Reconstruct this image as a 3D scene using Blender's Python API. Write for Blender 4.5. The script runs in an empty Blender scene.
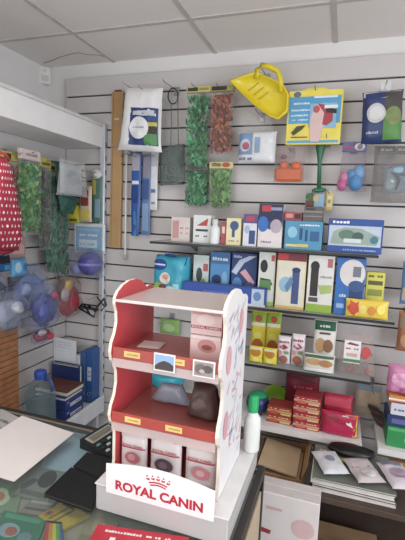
import bpy, bmesh, math, random
from mathutils import Vector, Matrix, noise
random.seed(7)
C = bpy.context.scene.collection
PI = math.pi
CAM_Z = 1.6
# ------------------------------------------------------------------ camera (fitted to the photograph)
RT = Vector((0.94625, 0.32081, 0.04116)); UP = Vector((-0.07913, 0.10623, 0.99119)); FW = Vector((-0.31361, 0.94117, -0.12591))
FPX = 415.09
cam_d = bpy.data.cameras.new('camera'); cam = bpy.data.objects.new('camera', cam_d); C.objects.link(cam)
m = Matrix.Identity(4)
for i in range(3):
    m[i][0] = RT[i]; m[i][1] = UP[i]; m[i][2] = -FW[i]
m[0][3] = 0; m[1][3] = 0; m[2][3] = CAM_Z
cam.matrix_world = m
cam_d.sensor_fit = 'VERTICAL'; cam_d.sensor_height = 24; cam_d.lens = FPX / 540 * 24; cam_d.clip_start = .02
bpy.context.scene.camera = cam

def ray(px, py):
    return FW + RT * ((px - 202.5) / FPX) + UP * ((270 - py) / FPX)
def atY(px, py, Y):
    d = ray(px, py); p = d * (Y / d.y); p.z += CAM_Z; return p
def atX(px, py, X):
    d = ray(px, py); p = d * (X / d.x); p.z += CAM_Z; return p
def atZ(px, py, Z):
    d = ray(px, py); p = d * ((Z - CAM_Z) / d.z); p.z = Z; return p

# ------------------------------------------------------------------ materials
def lin(c): return c / 12.92 if c <= .04045 else ((c + .055) / 1.055) ** 2.4
def rgb(h):
    h = h.lstrip('#'); c = [int(h[i:i+2], 16) / 255 for i in (0, 2, 4)]; g = .3 * c[0] + .59 * c[1] + .11 * c[2]
    c = [(v * .88 + g * .12) * .95 + .025 for v in c]       # mutes every colour a little and lifts its darks
    return tuple(lin(v) for v in c) + (1,)
_m = {}
def M(h, rough=.5, metal=0., var=.10, scale=14, bump=0., bscale=40, spec=.4):
    key = ('p', h, rough, metal, var, scale, bump, bscale)
    if key in _m: return _m[key]
    mt = bpy.data.materials.new('surface ' + h.lstrip('#')); mt.use_nodes = True
    nt = mt.node_tree; b = nt.nodes['Principled BSDF']
    tc = nt.nodes.new('ShaderNodeTexCoord'); nz = nt.nodes.new('ShaderNodeTexNoise')
    nz.inputs['Scale'].default_value = scale; nz.inputs['Detail'].default_value = 3
    nt.links.new(tc.outputs['Object'], nz.inputs['Vector'])
    rp = nt.nodes.new('ShaderNodeValToRGB'); c = rgb(h)
    rp.color_ramp.elements[0].position = .3; rp.color_ramp.elements[1].position = .7
    rp.color_ramp.elements[0].color = tuple(x * (1 - var) for x in c[:3]) + (1,)
    rp.color_ramp.elements[1].color = tuple(min(1, x * (1 + var * .5)) for x in c[:3]) + (1,)
    nt.links.new(nz.outputs['Fac'], rp.inputs['Fac']); nt.links.new(rp.outputs['Color'], b.inputs['Base Color'])
    b.inputs['Roughness'].default_value = rough; b.inputs['Metallic'].default_value = metal
    b.inputs['Specular IOR Level'].default_value = spec
    if bump:
        n2 = nt.nodes.new('ShaderNodeTexNoise'); n2.inputs['Scale'].default_value = bscale
        nt.links.new(tc.outputs['Object'], n2.inputs['Vector'])
        bp = nt.nodes.new('ShaderNodeBump'); bp.inputs['Strength'].default_value = bump; bp.inputs['Distance'].default_value = .01
        nt.links.new(n2.outputs['Fac'], bp.inputs['Height']); nt.links.new(bp.outputs['Normal'], b.inputs['Normal'])
    _m[key] = mt; return mt
def CLEAR(h='#ffffff', a=.22, rough=.12, bump=.6, bscale=45):
    """thin clear plastic or glass: transparent body with a film of gloss"""
    key = ('c', h, a, rough, bump)
    if key in _m: return _m[key]
    mt = bpy.data.materials.new('clear plastic ' + h.lstrip('#')); mt.use_nodes = True
    nt = mt.node_tree; nt.nodes.remove(nt.nodes['Principled BSDF']); out = nt.nodes['Material Output']
    tr = nt.nodes.new('ShaderNodeBsdfTransparent'); gl = nt.nodes.new('ShaderNodeBsdfPrincipled')
    tr.inputs['Color'].default_value = rgb(h)
    gl.inputs['Base Color'].default_value = rgb(h); gl.inputs['Roughness'].default_value = rough; gl.inputs['Specular IOR Level'].default_value = .8
    mx = nt.nodes.new('ShaderNodeMixShader')
    fr = nt.nodes.new('ShaderNodeLayerWeight'); fr.inputs['Blend'].default_value = .5
    pw = nt.nodes.new('ShaderNodeMath'); pw.operation = 'POWER'; pw.inputs[1].default_value = 4.5
    ml = nt.nodes.new('ShaderNodeMath'); ml.operation = 'MULTIPLY'; ml.inputs[1].default_value = .45
    nt.links.new(fr.outputs['Facing'], pw.inputs[0]); nt.links.new(pw.outputs[0], ml.inputs[0])
    ad = nt.nodes.new('ShaderNodeMath'); ad.operation = 'ADD'; ad.use_clamp = True; ad.inputs[1].default_value = a
    nt.links.new(ml.outputs[0], ad.inputs[0]); nt.links.new(ad.outputs[0], mx.inputs['Fac'])
    nt.links.new(tr.outputs['BSDF'], mx.inputs[1]); nt.links.new(gl.outputs['BSDF'], mx.inputs[2])
    nt.links.new(mx.outputs['Shader'], out.inputs['Surface'])
    if bump:
        tc = nt.nodes.new('ShaderNodeTexCoord')
        n2 = nt.nodes.new('ShaderNodeTexNoise'); n2.inputs['Scale'].default_value = bscale; n2.inputs['Detail'].default_value = 3
        nt.links.new(tc.outputs['Object'], n2.inputs['Vector'])
        bp = nt.nodes.new('ShaderNodeBump'); bp.inputs['Strength'].default_value = bump; bp.inputs['Distance'].default_value = .02
        nt.links.new(n2.outputs['Fac'], bp.inputs['Height']); nt.links.new(bp.outputs['Normal'], gl.inputs['Normal']); nt.links.new(bp.outputs['Normal'], fr.inputs['Normal'])
    _m[key] = mt; return mt
def asmat(x): return M(x) if isinstance(x, str) else x

# ------------------------------------------------------------------ mesh builder
class MB:
    def __init__(s): s.v = []; s.f = []; s.m = []; s.s = []; s.mats = []; s.lay = 0
    def mi(s, mat):
        mat = asmat(mat)
        if mat not in s.mats: s.mats.append(mat)
        return s.mats.index(mat)
    def add(s, vs, fs, mat, smooth=False):
        o = len(s.v); k = s.mi(mat); s.v += [tuple(v) for v in vs]
        for f in fs: s.f.append([o + i for i in f]); s.m.append(k); s.s.append(smooth)
    def box(s, c, d, mat, bev=.0015, rot=None):
        bm = bmesh.new(); bmesh.ops.create_cube(bm, size=1)
        for v in bm.verts: v.co = Vector((v.co.x * d[0], v.co.y * d[1], v.co.z * d[2]))
        if bev: bmesh.ops.bevel(bm, geom=bm.edges[:], offset=min(bev, min(d) * .3), segments=1, affect='EDGES')
        bm.verts.index_update(); c = Vector(c)
        s.add([(rot @ v.co if rot else v.co) + c for v in bm.verts], [[v.index for v in f.verts] for f in bm.faces], mat); bm.free()
    def tube(s, pts, r, mat, n=8, cap=True, smooth=True):
        pts = [Vector(p) for p in pts]; rs = r if isinstance(r, (list, tuple)) else [r] * len(pts)
        vs = []; fs = []
        for i, p in enumerate(pts):
            t = (pts[min(i + 1, len(pts) - 1)] - pts[max(i - 1, 0)]).normalized()
            a = t.cross(Vector((0, 0, 1)) if abs(t.z) < .9 else Vector((1, 0, 0))).normalized(); b = t.cross(a)
            for k in range(n):
                an = 2 * PI * k / n; vs.append(p + (a * math.cos(an) + b * math.sin(an)) * rs[i])
        for i in range(len(pts) - 1):
            for k in range(n):
                fs.append([i * n + k, i * n + (k + 1) % n, (i + 1) * n + (k + 1) % n, (i + 1) * n + k])
        if cap: fs.append(list(range(n))[::-1]); fs.append([(len(pts) - 1) * n + k for k in range(n)])
        s.add(vs, fs, mat, smooth)
    def lathe(s, prof, mat, n=24, c=(0, 0, 0), smooth=True):
        vs = []; fs = []
        for (r, z) in prof:
            for k in range(n):
                an = 2 * PI * k / n; vs.append((c[0] + r * math.cos(an), c[1] + r * math.sin(an), c[2] + z))
        for i in range(len(prof) - 1):
            for k in range(n): fs.append([i * n + k, i * n + (k + 1) % n, (i + 1) * n + (k + 1) % n, (i + 1) * n + k])
        s.add(vs, fs, mat, smooth)
    def prism(s, poly, z0, z1, mat, side=None, plane='xy'):
        """poly extruded; plane xy -> along z, xz -> along y, yz -> along x"""
        def P(a, b, c): return {'xy': (a, b, c), 'xz': (a, c, b), 'yz': (c, a, b)}[plane]
        n = len(poly); lo = [P(a, b, z0) for a, b in poly]; hi = [P(a, b, z1) for a, b in poly]
        s.add(lo, [list(range(n))[::-1]], mat); s.add(hi, [list(range(n))], mat)
        s.add(lo + hi, [[i, (i + 1) % n, n + (i + 1) % n, n + i] for i in range(n)], side or mat)
    def patch(s, S, u0, v0, u1, v1, mat, nu=1, nv=1, off=0, smooth=False):
        vs = [S(u0 + (u1 - u0) * i / nu, v0 + (v1 - v0) * j / nv, off) for j in range(nv + 1) for i in range(nu + 1)]
        fs = [[j * (nu + 1) + i, j * (nu + 1) + i + 1, (j + 1) * (nu + 1) + i + 1, (j + 1) * (nu + 1) + i] for j in range(nv) for i in range(nu)]
        s.add(vs, fs, mat, smooth)
    def decals(s, S, decs, step=.0004, fine=1):
        for q, d in enumerate(decs or []):
            off = step * (q + 1.5)
            k = d[0]
            if k == 'r': s.patch(S, *d[1:5], d[5], fine, fine, off, fine > 1)
            elif k == 'e':
                u0, v0, u1, v1 = d[1:5]; uc, vc, a, b = (u0 + u1) / 2, (v0 + v1) / 2, (u1 - u0) / 2, (v1 - v0) / 2
                n = 20; R = max(1, fine // 2); vs = [S(uc, vc, off)]; fs = []
                for r in range(1, R + 1):
                    for t in range(n): vs.append(S(uc + a * r / R * math.cos(2 * PI * t / n), vc + b * r / R * math.sin(2 * PI * t / n), off))
                for t in range(n):
                    fs.append([0, 1 + t, 1 + (t + 1) % n])
                    for r in range(1, R): fs.append([1 + (r - 1) * n + t, 1 + r * n + t, 1 + r * n + (t + 1) % n, 1 + (r - 1) * n + (t + 1) % n])
                s.add(vs, fs, d[5], fine > 1)
            elif k == 'p': s.add([S(u, v, off) for u, v in d[1]], [list(range(len(d[1])))], d[2])
            elif k == 'w':      # a word-like row of small strokes, unreadable as in the photograph
                u0, v0, u1, v1, mt, n = d[1:7]; rr = random.Random(n * 7 + q)
                du = (u1 - u0) / n
                for t in range(n):
                    if rr.random() < .12: continue
                    a = u0 + t * du; b = a + du * rr.uniform(.6, .95)
                    s.patch(S, a, v0 + (v1 - v0) * .2, b, v1 - (v1 - v0) * rr.uniform(.1, .3), mt, 1, 1, off)
    def build(s, name, parent=None, loc=(0, 0, 0), rz=0, rot=None):
        me = bpy.data.meshes.new(name); me.from_pydata(s.v, [], s.f)
        for mt in s.mats: me.materials.append(mt)
        me.polygons.foreach_set('material_index', s.m); me.polygons.foreach_set('use_smooth', s.s); me.update()
        o = bpy.data.objects.new(name, me); C.objects.link(o); o.location = loc; o.rotation_euler = rot or (0, 0, rz)
        if parent: o.parent = parent
        return o
def tag(o, label, cat, group=None, kind=None):
    o['label'] = label; o['category'] = cat
    if group: o['group'] = group
    if kind: o['kind'] = kind
    return o
def thing(name, label, cat, loc, rz=0, group=None):
    o = bpy.data.objects.new(name, None); C.objects.link(o); o.location = loc; o.rotation_euler = (0, 0, rz); o.empty_display_size = .05
    return tag(o, label, cat, group)
def struct(name, mb, label=None):
    o = mb.build(name); o['kind'] = 'structure'; o['label'] = label or name.replace('_', ' '); return o
def dup(root, loc, rz=None):
    r = root.copy(); C.objects.link(r); r.location = loc
    if rz is not None: r.rotation_euler = (0, 0, rz)
    for ch in list(root.children):
        c = ch.copy(); C.objects.link(c); c.parent = r
        for g in ch.children:
            d = g.copy(); C.objects.link(d); d.parent = c
    return r
def text_mb(mb, body, S_place, width, height, mat, bold=.0):
    """outline letters as mesh, fitted to width x height; S_place maps (x, z) to a point"""
    cu = bpy.data.curves.new('lettering', 'FONT'); cu.body = body; cu.size = 1; cu.fill_mode = 'FRONT'; cu.offset = bold; cu.resolution_u = 4
    ob = bpy.data.objects.new('lettering', cu); C.objects.link(ob)
    dg = bpy.context.evaluated_depsgraph_get(); me = bpy.data.meshes.new_from_object(ob.evaluated_get(dg))
    xs = [v.co.x for v in me.vertices]; ys = [v.co.y for v in me.vertices]
    x0, x1, y0, y1 = min(xs), max(xs), min(ys), max(ys)
    vs = [S_place((v.co.x - x0) / (x1 - x0) * width, (v.co.y - y0) / (y1 - y0) * height) for v in me.vertices]
    mb.add(vs, [list(p.vertices) for p in me.polygons], mat)
    bpy.data.objects.remove(ob); bpy.data.meshes.remove(me); bpy.data.curves.remove(cu)

# ------------------------------------------------------------------ the setting
D = 2.227           # front of the back slatted panel
LX = -1.665         # front of the left slatted panel
CEIL = CAM_Z + .885
slat = M('#cdc7c4', .45, var=.05, scale=3); plaster = M('#e9e5e2', .7, var=.03, scale=2, bump=.05)
groove = M('#3a3736', .7); white = M('#eceae8', .4, var=.03); postm = M('#c9ccd0', .35, .3, var=.04)
black = M('#141414', .4); steel = M('#a9a9a7', .3, .7)

b = MB(); b.box((0, .8, -.05), (7, 6, .1), M('#8c7a66', .5, var=.25, scale=5), 0); struct('floor', b)
b = MB(); b.box((0, .8, CEIL + .05), (7, 6, .1), M('#f4ede9', .8, var=.03, scale=1.5, bump=.08, bscale=150), 0)
pts = [(44, 63), (52, 60.5), (60, 57), (70, 54), (78, 52.5), (88, 54.5), (100, 55), (110, 58.5)]
b.tube([atZ(*p, CEIL) for p in pts], .003, M('#a58a62', .8), 5)
struct('ceiling', b, 'white tiled suspended ceiling with a brown hairline stain near the corner')
b = MB()
p0 = atZ(112, 60, CEIL); p1 = atZ(215, 52, CEIL); q0 = atZ(78, 32, CEIL); pitch = .6
bar = M('#d0c6c2', .6)
for k in range(-3, 7): b.box((p0.x + k * (p1.x - p0.x), .8, CEIL - .001), (.022, 6, .006), bar, 0)
for k in range(-6, 2): b.box((0, q0.y + k * .6, CEIL - .0015), (7, .022, .006), bar, 0)
struct('trim_1', b, 'ceiling tile grid')
b = MB(); b.box((.6, D + .085, 1.3), (5.2, .1, 2.6), plaster, 0); struct('wall_back', b)
b = MB(); b.box((-1.89, .8, 1.3), (.1, 6, 2.6), plaster, 0); struct('wall_left', b)
# slatted panels: boards with open grooves between them
def slat_panel(name, x0, x1, y0, y1, ztop, zg, left=False):
    b = MB(); zs = [ztop]; z = zg
    while z > .3: zs.append(z); z -= .1
    zs.append(z)
    g = .0042
    for i in range(len(zs) - 1):
        hi = zs[i] - (g if i else 0); lo = zs[i + 1] + g
        if hi - lo < .005: continue
        d = .014
        if left: b.box((x0 + d / 2 - d, (y0 + y1) / 2, (hi + lo) / 2), (d, y1 - y0, hi - lo), slat, .002)
        else: b.box(((x0 + x1) / 2, y0 + d / 2, (hi + lo) / 2), (x1 - x0, d, hi - lo), slat, .002)
    if left: b.box((x0 - .022, (y0 + y1) / 2, (ztop + .3) / 2), (.014, y1 - y0, ztop - .3), groove, 0)
    else: b.box(((x0 + x1) / 2, y0 + .022, (ztop + .3) / 2), (x1 - x0, .014, ztop - .3), groove, 0)
    return struct(name, b)
slat_panel('wall_back_slats', LX, 2.2, D, D, CAM_Z + .797, CAM_Z + .69)
slat_panel('wall_left_slats', LX, LX, -.6, D - .002, CAM_Z + .52, CAM_Z + .49, True)
# white box fascia over the left wall
b = MB(); b.box((-1.525, .8, CAM_Z + .45), (.27, 2.84, .13), white, .002)
b.box((-1.39 + .004, .8, CAM_Z + .51), (.012, 2.84, .016), M('#d8d6d4', .4), .001)
struct('trim_2', b, 'white box fascia along the top of the left wall display')
b = MB(); b.box((-1.385, D - .02, CAM_Z - .38), (.032, .03, 1.8), postm, .003)
for k in range(20): b.box((-1.369, D - .02, CAM_Z + .4 - k * .08), (.002, .008, .03), groove, 0)
struct('trim_3', b, 'grey steel upright where the left wall display meets the back wall')

# ------------------------------------------------------------------ helpers for goods
def rectY(r, Y):
    x0, y0, x1, y1 = r; xm, ym = (x0 + x1) / 2, (y0 + y1) / 2
    a, c = atY(x0, ym, Y), atY(x1, ym, Y); t, q = atY(xm, y0, Y), atY(xm, y1, Y)
    return (a.x + c.x) / 2, q.z, c.x - a.x, t.z - q.z
def rectX(r, X):
    x0, y0, x1, y1 = r; xm, ym = (x0 + x1) / 2, (y0 + y1) / 2
    a, c = atX(x0, ym, X), atX(x1, ym, X); t, q = atX(xm, y0, X), atX(xm, y1, X)
    return (a.y + c.y) / 2, q.z, c.y - a.y, t.z - q.z
def flatS(w, h, y=0):
    return lambda u, v, o: (-w / 2 + u * w, y - o, v * h)
def carton_mb(w, d, h, mat, decs, side=None, lid=True):
    b = MB(); b.box((0, d / 2, h / 2), (w, d, h), side or mat, .0015)
    S = flatS(w, h); b.patch(S, .01, .01, .99, .99, mat, off=.0003)
    b.decals(S, decs)
    # right and left flanks carry a plain stripe; the lid shows its tuck seam
    if lid: b.box((0, d * .5, h + .0004), (w * .96, .0015, .0008), M('#8a8580'), 0)
    return b
SH = {1: 1.468, 2: 1.181, 3: .896, 4: .60}
def carton(name, label, cat, px, Yf, depth, shelf, mat, decs, side=None, rz=0, group=None):
    """cardboard box standing on a shelf: px = left, top, right, nominal bottom"""
    cx, _, w, _h = rectY(px, Yf); top = atY((px[0] + px[2]) / 2, px[1], Yf).z
    z = SH[shelf] if shelf in SH else shelf
    if shelf == 2: top = min(top, SH[1] - .02)
    o = carton_mb(w * .97, depth, top - z - .0015, mat, decs, side).build(name, None, (cx, Yf, z + .001), rz)
    return tag(o, label, cat, group)
def bagS(w, h, t, front=True, rough=.15, seed=0, wf=None, pw=4, bend=0):
    sg = -1 if front else 1
    def S(u, v, o):
        k = wf(v) if wf else 1
        pu = max(0, 1 - abs(2 * u - 1) ** pw) ** .5; pv = max(0, 1 - abs(2 * v - 1) ** pw) ** .5
        x = (u - .5) * w * k * (1 - .04 * pv); z = v * h
        n = noise.noise(Vector((x * 22 + seed, z * 22, seed * 3.1 + (0 if front else 9)))) + .5 * noise.noise(Vector((x * 55, z * 55 + seed, seed)))
        y = sg * (t / 2 * pu * pv * (1 + rough * n * 1.5) + .0008) + bend * (v - .5) ** 2
        return (x + n * rough * .012 * pv, y + sg * o, z)
    return S
def bag_mb(w, h, t, mat, decs=None, rough=.15, seed=0, wf=None, pw=4, nu=12, nv=16, back=None, b=None):
    b = b or MB(); F = bagS(w, h, t, True, rough, seed, wf, pw); B = bagS(w, h, t, False, rough, seed, wf, pw)
    b.patch(F, 0, 0, 1, 1, mat, nu, nv, 0, True)
    b.patch(lambda u, v, o: B(1 - u, v, o), 0, 0, 1, 1, back or mat, nu, nv, 0, True)
    b.decals(F, decs, .0011, 8)
    return b
def bag(name, label, cat, px, Y, t, mat, decs, rough=.15, seed=0, z=None, wf=None, pw=4, left=None, tilt=0, group=None, lean=0):
    if left is not None:
        cy, z0, w, h = rectX(px, left); loc = (left, cy, z0); rz = PI / 2
    else:
        cx, z0, w, h = rectY(px, Y); loc = (cx, Y, z0); rz = 0
        if z is not None: h = h + z0 - z; loc = (cx, Y, z + .001)
    o = bag_mb(w, h, t, mat, decs, rough, seed, wf, pw).build(name, None, loc, 0, (lean, tilt, rz))
    return tag(o, label, cat, group)
# hooks: one made with parts, copied
def make_hook():
    t = thing('display_hook', 'hook', 'hook', (0, 0, 0))
    p = MB(); p.box((0, .003, 0), (.03, .006, .045), steel, .001); p.build('back_plate', t)
    r = MB(); r.tube([(0, 0, .004), (0, -.13, .001), (0, -.165, 0), (0, -.182, .003), (0, -.186, .009)], .0024, steel, 6); r.build('rod', t)
    return t
HOOK = make_hook(); _hk = [0]
def hook(label, x, z, left=False, yy=None):
    loc = (LX + .007, yy, z) if left else (x, D - .007, z)
    r = HOOK if not _hk[0] else dup(HOOK, loc)
    _hk[0] += 1; r.location = loc; r.rotation_euler = (0, 0, PI / 2 if left else 0)
    return tag(r, label, 'hook', 'display hooks on the slatted walls')
def hook_top(label, o, dz=.02):
    bpy.context.view_layer.update()
    objs = [o] + list(o.children); vs = [q.matrix_world @ Vector(c) for q in objs if q.type == 'MESH' for c in q.bound_box]
    top = max(v.z for v in vs); x = (min(v.x for v in vs) + max(v.x for v in vs)) / 2
    return hook(label, x, top - dz)
def foliage_mb(w, d, h, cols, n=80, seed=1, z0=.0, leaf=.035):
    b = MB(); rr = random.Random(seed)
    for i in range(5):
        x = (rr.random() - .5) * w * .5; b.tube([(x, 0, z0 + h * .02), (x + .004, .004, z0 + h * .5), (x, 0, z0 + h * .98)], .0018, cols[0], 5)
    for i in range(int(n * 4)):
        c = Vector(((rr.random() - .5) * w * .8, (rr.random() - .5) * d * .7, z0 + h * (.02 + .93 * rr.random())))
        a = rr.random() * 2 * PI; L = leaf * (.6 + .7 * rr.random()); up = .4 + .8 * rr.random()
        dr = Vector((math.cos(a) * .7, math.sin(a) * .5, up)).normalized(); sd = dr.cross(Vector((math.sin(a), -math.cos(a), .3))).normalized() * L * .27
        pts = [c, c + dr * L * .5 + sd, c + dr * L, c + dr * L * .5 - sd]
        for q in pts: q.x = max(-w * .46, min(w * .46, q.x)); q.y = max(-d * .42, min(d * .42, q.y)); q.z = max(z0, min(z0 + h, q.z))
        b.add(pts, [[0, 1, 2, 3]], cols[rr.randrange(len(cols))])
    return b
def plant_bag(name, label, px, Y, cols, head, hd, t=.04, left=None, seed=1, n=80, hf=.09, group='bagged plastic aquarium plants'):
    if left is not None: cy, z0, w, h = rectX(px, left); loc = (left, cy, z0); rz = PI / 2
    else: cx, z0, w, h = rectY(px, Y); loc = (cx, Y, z0); rz = 0
    o = thing(name, label, 'artificial plant', loc, rz, group)
    foliage_mb(w, t, h * (1 - hf) * .95, cols, n, seed, .006).build('foliage', o)
    bag_mb(w, h * (1 - hf * .6), t, CLEAR('#ffffff', .06, .06, 1.0), None, .3, seed, None, 8).build('clear_bag', o)
    c = MB(); c.box((0, 0, h * (1 - hf / 2)), (w * 1.02, t * .45, h * hf), head, .002)
    c.decals(lambda u, v, oo: (-w / 2 + u * w, -t * .225 - oo, h * (1 - hf) + v * h * hf), hd); c.build('header_card', o)
    return o

# ------------------------------------------------------------------ shelves on the back wall
glass_shelf = CLEAR('#d4d8d6', .45, .25, 0)
def glass_shelf_at(label, x0, x1, z, yf, white_board=False, brackets=(0,)):
    t = thing('wall_shelf' if white_board else 'glass_shelf', label, 'shelf', ((x0 + x1) / 2, D, z), 0, 'shelves on the back wall')
    w = x1 - x0; d = D - yf
    p = MB(); p.box((0, -d / 2, -.006 if not white_board else -.012), (w, d, .012 if not white_board else .024), white if white_board else glass_shelf, .001)
    p.build('board' if white_board else 'glass_pane', t)
    e = MB(); e.box((0, -d - .003, -.007 if not white_board else -.014), (w, .006, .012 if not white_board else .030), M('#e4dedc', .4) if white_board else M('#26282a', .3), .001); e.build('front_edge', t)
    for u in brackets:
        k = MB(); x = -w / 2 + u * w
        k.prism([(-.0, -.013), (-d * .8, -.013), (-d * .8, -.018), (-.13, -.019), (-.02, -.06), (0, -.06)], x - .002, x + .002, M('#8f8f90', .4, .5), None, 'yz'); k.build('bracket', t)
    return t
YF = 1.95
glass_shelf_at('topmost glass shelf with black front edge on back wall', -.942, .154, SH[1], YF, brackets=(.15, .5, .92))
glass_shelf_at('second glass shelf down the back wall holding tall pump boxes', -.942, .244, SH[2], YF, brackets=(.1, .5, .95))
glass_shelf_at('third glass shelf down holding yellow pouches and dog treat bags', -.942, .172, SH[3], YF, brackets=(.1, .5, .96))
glass_shelf_at('lowest white shelf board holding red packs', -.942, .158, SH[4], YF - .01, True, (.1, .5, .96))
glass_shelf_at('white shelf board at right edge holding green box', .225, 1.1, SH[4], YF - .01, True, (.04, .9))

# ------------------------------------------------------------------ goods on shelf 1
W = '#e9e6e4'
carton('pet_care_box', 'small pale pink and white box, leftmost on topmost glass shelf', 'box', (171, 217, 190, 238), 2.02, .06, 1, '#d9cbc6', [('r', .08, .15, .42, .85, '#c7918c'), ('w', .48, .5, .95, .62, '#b98b87', 5), ('w', .48, .3, .95, .4, '#b98b87', 6)])
carton('pet_care_box', 'white box with red triangle beside the pale pink box', 'box', (193, 215, 211, 239), 2.01, .06, 1, '#dfe2e0', [('p', [(.2, .62), (.85, .9), (.8, .62)], '#c04a48'), ('r', .15, .42, .85, .5, '#3c4750'), ('w', .15, .2, .85, .3, '#5b6670', 6)])
def bottle(name, label, cx, y, z, r, h, body, cap, cap_h=.2, group=None, neck=.45):
    o = thing(name, label, 'bottle', (cx, y, z), 0, group)
    b = MB(); hb = h * (1 - cap_h)
    b.lathe([(0, 0), (r * .92, 0), (r, .006), (r, hb * .72), (r * .93, hb * .82), (r * .6, hb * .93), (r * neck, hb * .97), (r * neck, hb)], body); b.build('bottle_body', o)
    c = MB(); c.lathe([(r * neck * 1.15, hb * .97), (r * neck * 1.2, hb), (r * neck * 1.12, h), (0, h)], cap, 16)
    for k in range(12): c.box((math.cos(k * PI / 6) * r * neck * 1.19, math.sin(k * PI / 6) * r * neck * 1.19, hb + h * cap_h * .45), (.0015, .0015, h * cap_h * .7), cap, 0)
    c.build('cap', o); return o
cx, _, w, h = rectY((210, 217, 220, 241), 2.0)
bottle('shampoo_bottle', 'plain white bottle beside white box with red triangle on top shelf', cx, 2.0, SH[1] + .001, w / 2, h + .005, M('#e6e8e6', .3), M('#d8dad8', .3))
carton('medicine_box', 'narrow red box between white bottle and cream box', 'box', (221, 222, 226, 242), 2.0, .05, 1, '#b84a4a', [('r', .2, .5, .8, .8, '#e8c9c4')])
carton('pump_box', 'cream yellow box with dark blue fish picture on top shelf', 'box', (226, 218, 241, 243), 1.99, .07, 1, '#e6d9ab', [('e', .25, .55, .85, .9, '#3d5a8c'), ('r', .4, .3, .6, .6, '#3d5a8c'), ('w', .2, .12, .9, .2, '#8a7f60', 5)])
carton('pump_box', 'small white box with purple and red top on top shelf', 'box', (243, 214, 257, 244), 1.985, .08, 1, '#dcdde4', [('r', .0, .72, 1, 1, '#5d4f86'), ('r', .2, .78, .8, .94, '#b8425a'), ('r', .45, .08, .9, .5, '#2f4c86'), ('e', .1, .4, .5, .65, '#9fb7dc')])
carton('pump_box', 'tall navy topped box with red label and blue sphere picture on top shelf', 'box', (258, 204, 283, 245), 1.98, .1, 1, '#e1d8d6', [('r', 0, .6, 1, 1, '#272b4f'), ('r', .12, .83, .5, .97, '#c43743'), ('r', .5, .86, .95, .93, '#8d93b8'), ('p', [(0, .6), (1, .6), (1, .5), (.5, .42), (0, .5)], '#3a4684'), ('e', -.02, .36, .42, .72, '#2f6fc0'), ('e', .5, .34, .98, .66, '#b3a6b4'), ('w', .15, .1, .6, .16, '#7d7f8e', 6)])
cw = carton('heater_box', 'wide teal blue box lying under grey and red flat packs', 'box', (284, 221, 323, 248), 1.975, .1, 1, '#4b93bb', [('r', .05, .1, .35, .18, '#e4d26b'), ('r', .35, .1, .65, .2, '#d8c05c'), ('r', .4, .35, .48, .75, '#22507c'), ('r', .55, .3, .62, .7, '#22507c'), ('r', .68, .32, .92, .66, '#2a5f92'), ('e', .08, .4, .34, .8, '#86c3dc'), ('w', .4, .82, .92, .9, '#e7eef2', 8)])
ztop = cw.location.z + max(v.co.z for v in cw.data.vertices)
carton('filter_pack', 'flat red box on left half of teal box', 'box', (284, 212, 302, 221), 1.985, .08, ztop, '#a83f46', [('r', .1, .3, .5, .8, '#d88a88'), ('r', .6, .2, .95, .8, '#3a2a30')])
carton('filter_pack', 'flat dark grey striped box on right half of teal box', 'box', (303.5, 207, 323, 221), 1.985, .08, ztop, '#5e5a58', [('r', .0, .62, 1, .72, '#8b8684'), ('r', 0, .3, 1, .38, '#8b8684'), ('r', .1, .78, .6, .92, '#3c3937')])
carton('filter_box', 'wide royal blue box with white picture of green pump on top shelf', 'box', (327, 219, 384, 250), 1.975, .09, 1, '#2f4f9e', [('r', .02, .2, .97, .8, '#b9c8d6'), ('p', [(.05, .25), (.1, .62), (.3, .75), (.62, .72), (.95, .5), (.9, .25)], '#93a79c'), ('e', .2, .38, .5, .68, '#5d7d6a'), ('e', .45, .36, .66, .62, '#3f5d55'), ('e', .78, .3, .92, .52, '#3a7a95'), ('r', .3, .3, .62, .42, '#cfd8d8'), ('w', .08, .84, .4, .95, '#e9eef5', 5), ('w', .3, .05, .9, .13, '#8fa6d8', 14)])
# ------------------------------------------------------------------ goods on shelf 2
o = thing('pet_pad_pack', 'turquoise soft pack of pet pads with dark blue top, leftmost on second shelf', 'pack', (*rectY((156, 254, 191, 290), 2.04)[:1], 2.04, SH[2] + .001), -.15)
_, _, w, h = rectY((156, 254, 191, 293), 2.04)
bag_mb(w, h, .13, M('#39a9c4', .3), [('p', [(.02, .74), (.98, .8), (.98, .98), (.02, .98)], '#1f3f8c'), ('e', .04, .64, .5, .92, '#27479a'), ('r', .08, .76, .46, .8, '#cfe0ee'), ('e', .3, .3, .62, .6, '#e4ded6'), ('e', .4, .42, .58, .56, '#d89a84'), ('e', .1, .08, .45, .34, '#8fae4a'), ('e', .28, .12, .5, .3, '#6a3030'), ('e', .5, .08, .75, .28, '#ddd3c8'), ('r', .72, .2, .9, .34, '#8fd0de')], .08, 3, pw=8).build('wrapped_pads', o)
c = MB(); c.box((0, -.03, h + .003), (w * .35, .012, .012), M('#1f3f8c'), .003); c.build('carry_strap', o)
carton('pump_box', 'white and green pump box beside turquoise pad pack', 'box', (193, 255, 209, 285), 2.06, .07, 2, '#c8d4cd', [('e', .2, .35, .6, .7, '#3d4a48'), ('r', .1, .05, .95, .25, '#7fa860'), ('r', .65, .62, .95, .8, '#b8585a'), ('e', .55, .2, .8, .45, '#6f9a4e')])
carton('pump_box', 'light blue pump box third from left on second shelf', 'box', (210, 252, 230, 288), 2.05, .08, 2, '#4b8cc6', [('r', 0, .75, 1, 1, '#3a6ba8'), ('e', .1, .3, .6, .52, '#20365e'), ('r', .25, .12, .4, .4, '#20365e'), ('w', .1, .8, .9, .9, '#cfe0f0', 6), ('e', .6, .2, .9, .6, '#77b0dc')])
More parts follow.
